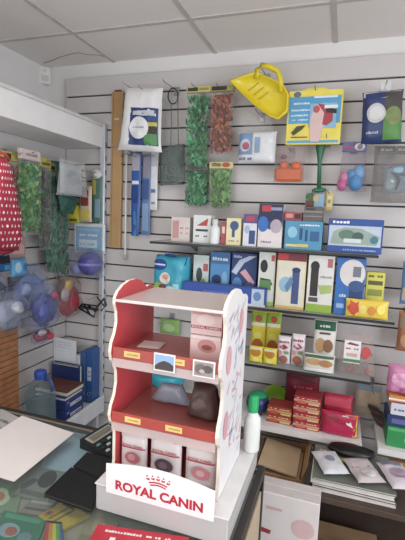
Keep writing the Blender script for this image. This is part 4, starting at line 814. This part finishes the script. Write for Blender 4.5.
# notebooks
def notebook(label, pts, z, th, mat):
    P = [atZ(*p, z + th) for p in pts]; c_ = sum(P, Vector()) / 4; c_.z = z; Q = [p - c_ for p in P]
    o = thing('notebook', label, 'notebook', tuple(c_))
    def slab(k, z0, z1, mt, nm):
        b = MB(); lo = [(q.x * k, q.y * k, z0) for q in Q]; hi = [(q.x * k, q.y * k, z1) for q in Q]
        b.add(lo + hi, [[3, 2, 1, 0], [4, 5, 6, 7], [0, 1, 5, 4], [1, 2, 6, 5], [2, 3, 7, 6], [3, 0, 4, 7]], mt); b.build(nm, o)
    slab(1, 0, .002, mat, 'back_cover'); slab(.97, .002, th - .002, M('#3a3634', .7), 'pages'); slab(1, th - .002, th, mat, 'front_cover')
notebook('black notebook lying flat nearest the camera', [(44, 493), (92, 509), (101, 481), (71, 467)], zt, .010, M('#161617', .45))
notebook('black notebook tucked behind the nearer one beside the display base', [(73, 466), (103, 478), (117, 460), (87, 452)], zt, .012, M('#1b1b1c', .5))
# calculator
P = [atZ(*p, zt + .02) for p in ((113, 457), (139, 438), (107, 423), (80, 442))]
ex = (P[1] - P[0]); ey = (P[3] - P[0]); c_ = sum(P, Vector()) / 4; c_.z = zt
an = math.atan2(ex.y, ex.x); w, d = ex.length, ey.length * .95
o = thing('calculator', 'black desk calculator with grey display beside the display stand', 'calculator', tuple(c_), an)
b = MB(); b.prism([(-d / 2, 0), (d / 2, 0), (d / 2, .03), (d * .2, .026), (-d / 2, .012)], -w / 2, w / 2, M('#1e1f20', .4), None, 'yz'); b.build('body', o)
top = lambda y_: .012 + (y_ + d / 2) / (d * .7) * .014 if y_ < d * .2 else .026 + (y_ - d * .2) / (d * .3) * .004
tilt = math.atan2(.014, d * .7)
b = MB(); b.box((0, d * .28, top(d * .28) + .001), (w * .86, d * .26, .003), M('#b9b7b2', .3, .4), .001, Matrix.Rotation(tilt, 3, 'X')); b.build('bezel', o)
b = MB(); b.box((0, d * .28, top(d * .28) + .003), (w * .72, d * .16, .002), M('#7a7666', .25), 0, Matrix.Rotation(tilt, 3, 'X')); b.build('lcd_window', o)
for r_ in range(4):
    for k in range(5):
        y_ = -d * .4 + r_ * d * .14; x_ = -w * .38 + k * w * .19
        b = MB(); b.box((x_, y_, top(y_) + .002), (w * .11, d * .065, .005), M(['#2c2e30', '#4f9a88', '#2c2e30', '#b9c4c0'][(r_ * 3 + k) % 4], .4), .001, Matrix.Rotation(tilt, 3, 'X')); b.build('key', o)
# red booklet
P = [atZ(*p, zt + .006) for p in ((78, 548), (182, 560), (189, 537), (98, 523.5))]
ex = P[2] - P[3]; L = ex.length; an = math.atan2(ex.y, ex.x); H = .16
nv = Vector((math.sin(an), -math.cos(an), 0)); c_ = P[3] + ex * .5; c_.z = zt
o = thing('booklet', 'red booklet with white lettering lying in front of the display base', 'booklet', tuple(c_), an)
b = MB(); b.box((0, -H / 2, .0045), (L, H, .001), M('#c3273a', .35), 0); S = lambda u, v, q: (-L / 2 + u * L, -H + v * H, .005 + q)
b.decals(S, [('w', .08, .86, .52, .925, '#eed8d6', 13), ('w', .56, .86, .72, .925, '#eed8d6', 5), ('w', .76, .86, .96, .925, '#e8c4c4', 6), ('w', .06, .68, .34, .80, '#f2dedc', 4), ('r', .5, .2, .9, .6, '#d85a64')]); b.build('front_cover', o)
b = MB(); b.box((0, -H / 2, .0022), (L * .99, H * .99, .0036), M('#e4dfd8', .7), 0); b.build('pages', o)

# ------------------------------------------------------------------ white base box and the display stand
zb = zt; BZ = CAM_Z - .66; x0, x1, y0, y1 = -.528, -.19, .822, 1.16
o = thing('platform_box', 'white flat platform box under the red display stand', 'box', ((x0 + x1) / 2, (y0 + y1) / 2, zb))
wb_shaded = M('#bdb8b6', .45, var=.04); hb = BZ - zb  # body colour greyed to carry the shade on the white box's front
b = MB(); b.box((0, 0, hb / 2), (x1 - x0, y1 - y0, hb), wb_shaded, .003); b.build('body', o)
b = MB(); b.box((0, 0, hb + .0005), (x1 - x0 + .004, y1 - y0 + .004, .003), M('#e2dfdd', .4), .001); b.build('lid', o)
b = MB(); b.box((x1 - (x0 + x1) / 2 + .0005, 0, hb * .5), (.001, y1 - y0 - .03, .004), M('#c8c4c0'), 0); b.build('seam', o)
ZB = BZ + .0025
sx0, sx1, sy0, sy1 = -.512, -.228, .85, 1.08
o = thing('display_stand', 'red and white tiered pouch display stand with scalloped sides and white sign', 'display stand', ((sx0 + sx1) / 2, .965, ZB))
oc = Vector(o.location)
h2z = lambda h_: CAM_Z + h_ - oc.z
prof = [(.866, -.657), (.872, -.62), (.872, -.55), (.868, -.525), (.852, -.508), (.846, -.49), (.852, -.468), (.868, -.445), (.876, -.415), (.874, -.385), (.864, -.365), (.85, -.35), (.845, -.33), (.85, -.308), (.864, -.288), (.873, -.262), (.871, -.235), (.862, -.215), (.863, -.2), (.876, -.186), (.9, -.174), (.93, -.167), (.965, -.167), (.995, -.174), (1.015, -.187), (1.03, -.197), (1.045, -.194), (1.062, -.196), (1.08, -.207), (1.08, -.657)]
prof = [(a - oc.y, h2z(h_)) for a, h_ in prof]
redp = M('#cf3d45', .35, var=.08); rim = M('#e9dccb', .5); wpan = M('#ebe6e6', .4, var=.04)
def side(x, inner_sign, parent):
    b = MB(); n = len(prof); th = .008
    lo = [(x - th / 2, a, z_) for a, z_ in prof]; hi = [(x + th / 2, a, z_) for a, z_ in prof]
    b.add(lo, [list(range(n))[::-1]], redp if inner_sign < 0 else wpan); b.add(hi, [list(range(n))], redp if inner_sign > 0 else wpan)
    b.add(lo + hi, [[i, (i + 1) % n, n + (i + 1) % n, n + i] for i in range(n)], rim)
    # cream border just inside the scalloped edge
    xo = x + inner_sign * (th / 2 + .0006); S_ = []
    if inner_sign < 0:      # outer face of the right panel: loose red and blue sketch marks
        xo = x + th / 2; rr = random.Random(5)
        for k in range(46):
            a = rr.uniform(-.08, .1); z_ = rr.uniform(.03, .43); L = rr.uniform(.02, .06); t_ = rr.uniform(-.5, 1.6)
            c_ = rr.choice(['#b9c2e0', '#a9b4d8', '#e2b4bc', '#d8a0ac', '#c8cce4'])
            p0 = Vector((xo + .0008, a, z_)); d_ = Vector((0, math.cos(t_), math.sin(t_))) * L; s_ = Vector((0, -math.sin(t_), math.cos(t_))) * rr.uniform(.002, .006)
            p = [p0 + s_, p0 - s_, p0 + d_ - s_ * .3, p0 + d_ + s_ * .3]
            if all(-.085 < q.y < .112 and .01 < q.z < .47 for q in p): b.add(p, [[0, 1, 2, 3]], M(c_, .5))
        for (a, z_, r) in ((-.06, .33, .022), (-.06, .17, .022), (.05, .4, .02)):
            b.add([(xo + .001, a + r * math.cos(k * PI / 8), z_ + 1.6 * r * math.sin(k * PI / 8)) for k in range(16)], [list(range(16))], M('#e0a2a8', .5))
    b.build('side_panel', parent)
side(sx0 + .004 - oc.x, 1, o); side(sx1 - .004 - oc.x, -1, o)
W_ = sx1 - sx0 - .016; fy = lambda y_: y_ - oc.y
b = MB(); b.box((0, fy(.97), h2z(-.207)), (W_, .216, .004), CLEAR('#d8c8c4', .55, .2, 0), .001); b.box((0, fy(.863), h2z(-.206)), (W_, .004, .007), M('#d9cfcb', .35), .001); b.build('top_shelf', o)
lipm = M('#b5443a', .35); pricem = M('#e8c872', .5)
def tier(hf, bottom, price_u):
    b = MB(); b.box((0, fy(.968), h2z(hf - .022)), (W_, .21, .004), CLEAR('#d87870', .62, .2, 0), .001); b.build('tier_shelf', o)
    l = MB(); l.box((0, fy(.853), h2z(hf - .013)), (W_, .004, .027), lipm, .001); lp = l.build('front_lip', o)
    for u in price_u:
        q = MB(); q.box((-W_ / 2 + u * W_, fy(.8502), h2z(hf - .012)), (.042, .0012, .014), pricem, 0)
        q.decals(lambda a, v, oo: (-W_ / 2 + u * W_ - .02 + a * .04, fy(.8496) - oo, h2z(hf - .018) + v * .012), [('w', .06, .25, .94, .75, '#b8862f', 7)]); q.build('price_label', lp)
    c = MB(); c.box((0, fy(.853), h2z(hf - .038)), (W_, .002, .022), CLEAR('#f0dcd8', .5, .2, 0), 0); c.build('clear_strip', o)
tier(-.318, 0, (.2, .62)); tier(-.481, 0, (.22, .62))
b = MB(); b.box((0, fy(.99), .003), (W_, .17, .004), redp, .001); b.build('floor_tray', o)
b = MB(); b.box((0, fy(1.077), h2z(-.60)), (W_, .003, .11), redp, .001); b.build('back_panel', o)
# white sign with crown and lettering, on the front of the base
s0, s1 = -.497, -.222; sw = s1 - s0
Zs = lambda px, py: 0
def sign_pt(x, z_, q=0): return (x, fy(.8185) - q, z_)
zb0 = h2z(-.672); hL, hM = .074, .104
pts = [(-sw / 2, 0), (sw / 2, 0)] + [(sw / 2 - sw * k / 12, .074 + .016 * math.sin(PI * k / 12)) for k in range(13)]
c = MB(); n = len(pts); xoff = (s0 + s1) / 2 - oc.x
c.prism([(x + xoff, z_ + zb0) for x, z_ in pts], fy(.8185), fy(.8205), M('#f0ebea', .4, var=.02), None, 'xz'); sg = c.build('sign_board', o)
l = MB(); rt = M('#c4243a', .4, var=.03)
text_mb(l, 'ROYAL CANIN', lambda x, z_: (xoff - sw * .405 + x, fy(.8182), zb0 + .014 + z_), sw * .81, .0245, rt, .04); l.build('lettering', sg)
l = MB(); cxr = xoff; cz = zb0 + .046
for r_, n_, wd in ((0, 1, .040), (1, 1, .046)):
    zz = cz + r_ * .006; k = 12
    vs = [(cxr + wd * (i / k - .5), fy(.8182), zz + .004 * math.sin(PI * i / k) + dz) for i in range(k + 1) for dz in (0, .0036)]
    l.add(vs, [[2 * i, 2 * i + 2, 2 * i + 3, 2 * i + 1] for i in range(k)], rt)
for i in range(5):
    u = i / 4 - .5; x_ = cxr + u * .05; zz = cz + .0125 + .005 * math.cos(u * 2.6)
    l.add([(x_ - .004, fy(.8182), zz), (x_ + .004, fy(.8182), zz), (x_ + .0045 + u * .004, fy(.8182), zz + .006), (x_ + u * .004, fy(.8182), zz + .0035), (x_ - .0045 + u * .004, fy(.8182), zz + .006)], [[0, 1, 2, 3, 4]], rt)
    l.add([(x_ + u * .006 + .0022 * math.cos(k * PI / 4), fy(.8182), zz + .0095 + .0022 * math.sin(k * PI / 4)) for k in range(8)], [list(range(8))], rt)
l.build('crown_emblem', sg)
# picture cards clipped to the first lip
def card(label, px, decs, base):
    cx, z0, w, h = rectY(px, .846); c = MB(); c.box((cx - oc.x, fy(.8478), z0 + h / 2 - oc.z), (w, .0012, h), M('#eceae6', .4), 0)
    S_ = lambda u, v, q: (cx - oc.x - w / 2 + u * w, fy(.8471) - q, z0 - oc.z + v * h); c.decals(S_, [('r', .07, .09, .93, .91, base)] + decs); p = c.build('picture_card', o); p['label'] = label
card('white bordered card with blue sky and dark hill', (153.5, 354, 175, 372), [('r', .07, .42, .93, .91, '#8fb4dc'), ('p', [(.07, .3), (.3, .52), (.5, .62), (.75, .55), (.93, .4), (.93, .09), (.07, .09)], '#453a3c'), ('r', .07, .09, .93, .16, '#5a4a48')], '#9fbce0')
card('white bordered card with grey mottled picture', (192.5, 361, 215, 378), [('e', .1, .2, .6, .8, '#6f625e'), ('e', .45, .3, .9, .75, '#5a4f4c'), ('e', .3, .25, .55, .5, '#b8aca6')], '#9a8f8a')
# goods in the display
def pouch(label, px, Y, z, decs, mat, seed, t=.02):
    cx, z0, w, h = rectY(px, Y); h = z0 + h - z
    p = bag_mb(w * .97, h, t, mat, decs, .05, seed, None, 8); 
    F = bagS(w * .97, h, t, True, .05, seed, None, 8)
    text_mb(p, 'ROYAL CANIN', lambda x, z_: F(.12 + x, .60 + z_, .0035), .76, .055, M('#b8303e', .5), .012)
    return tag(p.build('pet_food_pouch', None, (cx, Y, z)), label, 'pouch', 'cat food pouches in the display stand')
zf = ZB + .0055
pw_ = M('#ddd2cf', .35); pk = '#cf6a74'
pouch('pale grey pouch with pink circle, left in the bottom tier', (121, 428, 148.5, 470), .9, zf, [('r', .06, .82, .94, .97, '#d2c4c0'), ('r', .03, .56, .97, .59, '#b8404c'), ('e', .22, .2, .8, .48, pk), ('e', .36, .28, .64, .44, '#dca0a4')], pw_, 201)
pouch('pouch with dark top and plum circle, middle of the bottom tier', (150, 433, 183, 476), .9, zf, [('r', .03, .85, .97, .98, '#3f3432'), ('e', .2, .84, .8, .9, '#ddd2cf'), ('r', .03, .56, .97, .59, '#b8404c'), ('e', .2, .18, .8, .48, '#584050'), ('e', .34, .26, .62, .42, '#7a6270')], pw_, 202)
pouch('pale grey pouch with rosy circle, right in the bottom tier', (185, 440, 218, 483), .9, zf, [('r', .06, .82, .94, .97, '#d4c6c2'), ('r', .03, .56, .97, .59, '#b8404c'), ('e', .25, .2, .85, .48, '#d4808a'), ('e', .4, .28, .68, .42, '#e2b4b4')], pw_, 203)
# two small boxes stacked in the first tier
z1 = oc.z + h2z(-.318 - .022) + .0025
cx, z0, w, h = rectY((190, 308, 222, 361), .9)
hh = (z0 + h - z1) / 2
for q in range(2):
    b = carton_mb(w * .98, .09, hh - .001, M('#dcb9b6', .4), [('r', .02, .22, .98, .34, '#b03a44'), ('r', .05, .75, .95, .96, '#c8888a'), ('e', .2, .36, .8, .78, '#e2cac6')] if q else [('e', .25, .35, .85, .85, '#c88080'), ('e', .38, .45, .72, .65, '#8a4a3a'), ('r', .02, .02, .98, .14, '#d8aaa8'), ('r', .03, .86, .97, .97, '#e4d2ce')])
    if q: text_mb(b, 'ROYAL CANIN', lambda x, z_: (-w * .42 + x, -.0025, hh * .245 + z_), w * .84, hh * .08, M('#f0dcda', .5), .012)
    tag(b.build('pet_food_box', None, (cx, .9, z1 + q * hh)), ('upper pink and white pet food box in top tier of the stand' if q else 'lower pink and white pet food box in top tier of the stand'), 'box', 'pet food boxes in the display stand')
z2 = z1 + .0005
b = MB(); b.box((0, 0, .002), (.06, .055, .003), M('#e6d4d2', .5), .001); b.box((0, 0, .0042), (.05, .045, .001), M('#eadedc', .5), 0)
p = atZ(148, 345, z1); tag(b.build('price_card', None, (p.x + .01, max(.89, p.y), z1), .1), 'pale pink card lying flat in top tier of the stand', 'card')
zl = oc.z + h2z(-.481 - .022) + .0025
cx, z0, w, h = rectY((186, 384, 223, 428), .95)
bag('kibble_bag', 'dark brown bag slumped in the middle tier of the stand', 'bag', (187, 384, 222, 428), .945, .06, M('#5a463e', .6, var=.2), [('e', .2, .3, .7, .7, '#66504a')], .25, 210, z=zl, wf=lambda v: 1.0 - .35 * v)
cx = atY(165, 400, .95).x
bag('kibble_bag', 'blue grey slanted bag in the middle tier beside the dark brown bag', 'bag', (150, 384, 194, 426), .99, .03, M('#9aa4b4', .35), [('p', [(.1, .1), (.8, .8), (.85, .5), (.4, .05)], '#b4bcc8')], .12, 211, z=zl, wf=lambda v: 1.0 - .55 * v)
# spray bottle at the back corner of the base
cx, z0, w, h = rectY((244.5, 396, 261, 441), 1.115)
bottle('cleaner_bottle', 'white bottle with green cap at back corner of the white platform', cx, 1.115, BZ + .0025, w / 2, z0 + h - BZ - .002, M('#e2e4de', .35), M('#1fae62', .35), .26, None, .5)

# ------------------------------------------------------------------ floor goods at lower right
wcar = M('#e2dad8', .6, var=.05); kraft = M('#a5794e', .7, var=.15)
p0, p1 = atY(254, 497, 1.5), atY(320, 508, 1.5)
w = p1.x - p0.x; h = (atY(270, 493, 1.5).z + atY(310, 502, 1.5).z) / 2
o = thing('carton', 'large white carton with red print on the floor behind the counter', 'carton', ((p0.x + p1.x) / 2, 1.5, 0))
b = MB(); b.box((0, .05, h / 2), (w, .10, h), wcar, .003); S = flatS(w, h)
b.decals(S, [('p', [(.02, .74), (.3, .72), (.28, .69), (.02, .7)], '#a83a38'), ('e', .6, .72, .95, .86, '#dcb8b8'), ('r', .2, .88, .45, .9, '#d8b4b0'), ('w', .1, .4, .8, .5, '#b86a68', 9), ('r', .05, .1, .95, .2, '#c8b8b4')]); b.build('body', o)
for s in (-1, 1):
    b = MB(); b.box((0, .05 + s * .026, h + .001), (w * .99, .044, .002), M('#d8cfcc', .6), 0); b.build('top_flap', o)
p0, p1 = atY(255, 470, 1.78), atY(302, 478, 1.78)
w = p1.x - p0.x; h = atY(280, 470, 1.78).z
o = thing('carton', 'open brown carton of folded card behind the white carton', 'carton', ((p0.x + p1.x) / 2, 1.74, 0))
b = MB()
for c_, s_ in (((0, 0, h / 2), (w, .005, h)), ((0, .3, h / 2), (w, .005, h)), ((-w / 2, .15, h / 2), (.005, .3, h)), ((w / 2, .15, h / 2), (.005, .3, h)), ((0, .15, .004), (w, .3, .006))): b.box(c_, s_, kraft, .001)
b.box((0, -.0035, h - .04), (w * .9, .001, .05), M('#3f8a4a'), 0); b.build('body', o)
for a, c_, s_ in (((.5, 0, 0), (0, .33, h + .035), (w, .004, .09)), ((0, -1.2, 0), (w / 2 + .008, .15, h + .03), (.06, .28, .004))):
    b = MB(); b.box((0, 0, 0), s_, M('#b88a5c', .7), 0); b.build('flap', o, c_, 0, a)
b = MB()
for k in range(3): b.box((random.uniform(-.008, .008), .15, h - .06 + k * .03), (w * .84, .24, .012), M(['#a58058', '#b89068', '#c9ab86'][k], .7), .002, Matrix.Rotation(.14 * (k - 1), 3, 'Y'))
b.build('folded_card', o)
# low bench with magazines and packets
T = [atY(308, 490, 1.62), atY(300, 540, 1.62)]
bz = atY(308, 492, 1.62).z - .0; xa, xb = atY(308, 490, 1.62).x, atY(308, 490, 1.62).x + .75
o = thing('low_bench', 'low dark wooden bench carrying magazines in front of the back wall', 'bench', ((xa + xb) / 2, 1.8, 0)); w = xb - xa
dark = M('#3a2b24', .5, var=.2)
b = MB(); b.box((0, 0, bz - .012), (w, .38, .024), M('#4a3a30', .5), .002); b.build('top', o)
for sx in (-1, 1):
    for sy in (-1, 1):
        b = MB(); b.box((sx * (w / 2 - .02), sy * .17, (bz - .024) / 2), (.035, .035, bz - .024), dark, .003); b.build('leg', o)
b = MB(); b.box((0, .175, bz * .55), (w - .08, .012, bz * .7), dark, .001); b.build('back_rail', o)
z = bz + .001; rr = random.Random(12)
mags = [('grey catalogue at bottom of the magazine pile on the bench', '#c9c2bb', .016), ('black magazine low in the pile on the bench', '#23201f', .012), ('white catalogue above the black magazine in the pile', '#e0dcd8', .016), ('dark green magazine at top of the pile on the bench', '#6f7468', .008)]
for l_, c_, th in mags:
    oo = thing('magazine', l_, 'magazine', (xa + .17 + rr.uniform(-.006, .006), 1.775, z), rr.uniform(-.03, .03), 'magazines piled on the low bench')
    b = MB(); b.box((0, 0, th / 2), (.31, .26, th * .8), M('#cfc8c0', .7), 0); b.build('pages', oo)
    b = MB(); b.box((0, 0, th - .0008), (.315, .265, .0016), M(c_, .4), 0); b.decals(lambda u, v, q: (-.155 + u * .31, -.13 + v * .26, th + q), [('r', .05, .62, .4, .72, '#c8b43c'), ('e', .3, .3, .7, .6, '#5a6a58'), ('w', .06, .8, .6, .9, '#b8b8a8', 9)]); b.box((0, 0, .0008), (.315, .265, .0016), M(c_, .4), 0); b.build('cover', oo)
    z += th + .0012
ztop = z
def slump(name, label, cat, c_, s_, mat, seed, decs_mat=None, rot=(0, 0, 0)):
    b = blob_mb(1, s_[0], s_[1], s_[2], mat, seed, .18); 
    if decs_mat: blob_mb(1, s_[0] * .5, s_[1] * .5, s_[2] * .3, decs_mat, seed + 3, .2, b, (0, -s_[1] * .3, s_[2] * .8))
    zmin = min(v[2] for v in b.v)
    return tag(b.build(name, None, (c_[0], c_[1], c_[2] - zmin + .001), 0, rot), label, cat)
px = lambda x, y, Y: atY(x, y, Y)
p = px(350, 460, 1.86); slump('plastic_bag', 'crumpled black plastic bag lying at back of the magazine pile', 'bag', (p.x, 1.87, ztop), (.1, .05, .02), M('#161816', .35), 301)
p = px(352, 484, 1.72)
def flat_pack(label, c_, w, l, t, rz, mat, decs, seed):
    b = bag_mb(w, l, t, mat, decs, .3, seed); 
    ob = b.build('letter_packet', None, c_, 0, (-PI / 2 + .02, 0, rz)); return tag(ob, label, 'packet')
flat_pack('white plastic packet with grey blot lying across the magazines', (p.x - .062, 1.67, ztop + .016), .11, .16, .026, .4, M('#dcdde2', .35), [('e', .3, .4, .7, .65, '#8a94b0')], 303)
flat_pack('dull red and white packet right of the white packet on magazines', (p.x + .07, 1.66, ztop + .018), .115, .16, .03, .4, M('#c9bcbc', .35), [('p', [(.1, .5), (.8, .55), (.9, .95), (.1, .95)], '#9a5a5c'), ('e', .3, .1, .8, .4, '#dcd8da')], 304)
flat_pack('pale lilac packet, rightmost of the three on the magazines', (p.x + .195, 1.67, ztop + .016), .11, .17, .028, .3, M('#d8ccd4', .35), [('e', .2, .3, .8, .7, '#b89ab0'), ('r', .1, .8, .9, .95, '#7a7ea8')], 305)
bag('pet_food_bag', 'orange brown bag standing at back right of the bench', 'bag', (386, 462, 412, 500), 1.93, .05, M('#b0743c', .4), [('e', .2, .3, .8, .7, '#c89858')], .15, 306, z=bz)
# under the bench
p = px(345, 530, 1.66)
o = thing('carton', 'brown carton under the low bench', 'carton', (p.x, 1.78, 0))
b = MB(); b.box((0, 0, .1), (.3, .24, .2), M('#a9825c', .7, var=.15), .003); b.box((0, -.1205, .1), (.05, .001, .2), M('#c8a878'), 0); b.build('body', o)
for s in (-1, 1):
    b = MB(); b.box((0, s * .061, .2015), (.298, .116, .002), M('#b48c64', .7), 0); b.build('top_flap', o)
slump('pet_food_bag', 'bright red pouch on the brown carton under the bench', 'pouch', (p.x + .05, 1.72, .2035), (.045, .03, .026), M('#c02c34', .4), 310)
slump('pet_food_bag', 'white pouch beside the red pouch under the bench', 'pouch', (p.x - .04, 1.71, .2035), (.05, .03, .02), M('#d4d2d4', .4), 311)

# ------------------------------------------------------------------ alarm sensor in the corner
p = atX(50, 77, -1.84 + .03)
o = thing('motion_sensor', 'white alarm motion sensor high in the wall corner', 'sensor', (-1.835, p.y - .02, p.z), .6)
b = MB()
pr = [(-.035, -.06), (.035, -.06), (.04, -.045), (.04, .05), (.03, .06), (-.03, .06), (-.04, .05), (-.04, -.045)]
b.prism(pr, -.03, .012, M('#eae4e0', .4), None, 'xz'); b.build('housing', o)
b = MB(); b.prism([(-.025, -.04), (.025, -.04), (.025, 0), (-.025, 0)], -.034, -.03, M('#d4ccc8', .3), None, 'xz'); b.build('lens', o)
b = MB(); b.lathe([(0, 0), (.004, 0), (.004, .003), (0, .004)], M('#b8584c', .3), 10); b.build('indicator', o, (0, -.03, .03), 0, (PI / 2, 0, 0))
o.scale = (.85, .85, .85)
o.rotation_euler = (0, 0, .75)

# ------------------------------------------------------------------ light
def area(name, loc, size, sy, e, col, rot=(0, 0, 0)):
    l = bpy.data.lights.new(name, 'AREA'); l.shape = 'RECTANGLE'; l.size = size; l.size_y = sy; l.energy = e; l.color = col
    ob = bpy.data.objects.new(name, l); C.objects.link(ob); ob.location = loc; ob.rotation_euler = rot; return ob
area('ceiling_light', (-.3, .55, CEIL - .02), 1.2, .6, 12, (1, .97, .94))
area('ceiling_light', (-.3, -1.2, CEIL - .02), 1.2, .6, 18, (1, .97, .94))
area('window_light', (-.9, -1.7, 1.1), 1.8, 1.6, 30, (.95, .97, 1), (math.radians(112), 0, math.radians(-3)))
wl = area('window_light', (1.9, -.1, 1.35), 1.2, 1.3, 46, (.86, .93, 1))
wl.rotation_euler = (Vector((-1.6, 1.7, .75)) - Vector((1.9, -.1, 1.35))).to_track_quat('-Z', 'Y').to_euler()
wd = bpy.data.worlds.new('world'); bpy.context.scene.world = wd; wd.use_nodes = True
bg = wd.node_tree.nodes['Background']; bg.inputs[0].default_value = (.93, .95, 1, 1); bg.inputs[1].default_value = .9
vs_ = bpy.context.scene.view_settings; vs_.view_transform = 'Standard'; vs_.look = 'None'; vs_.exposure = -.1
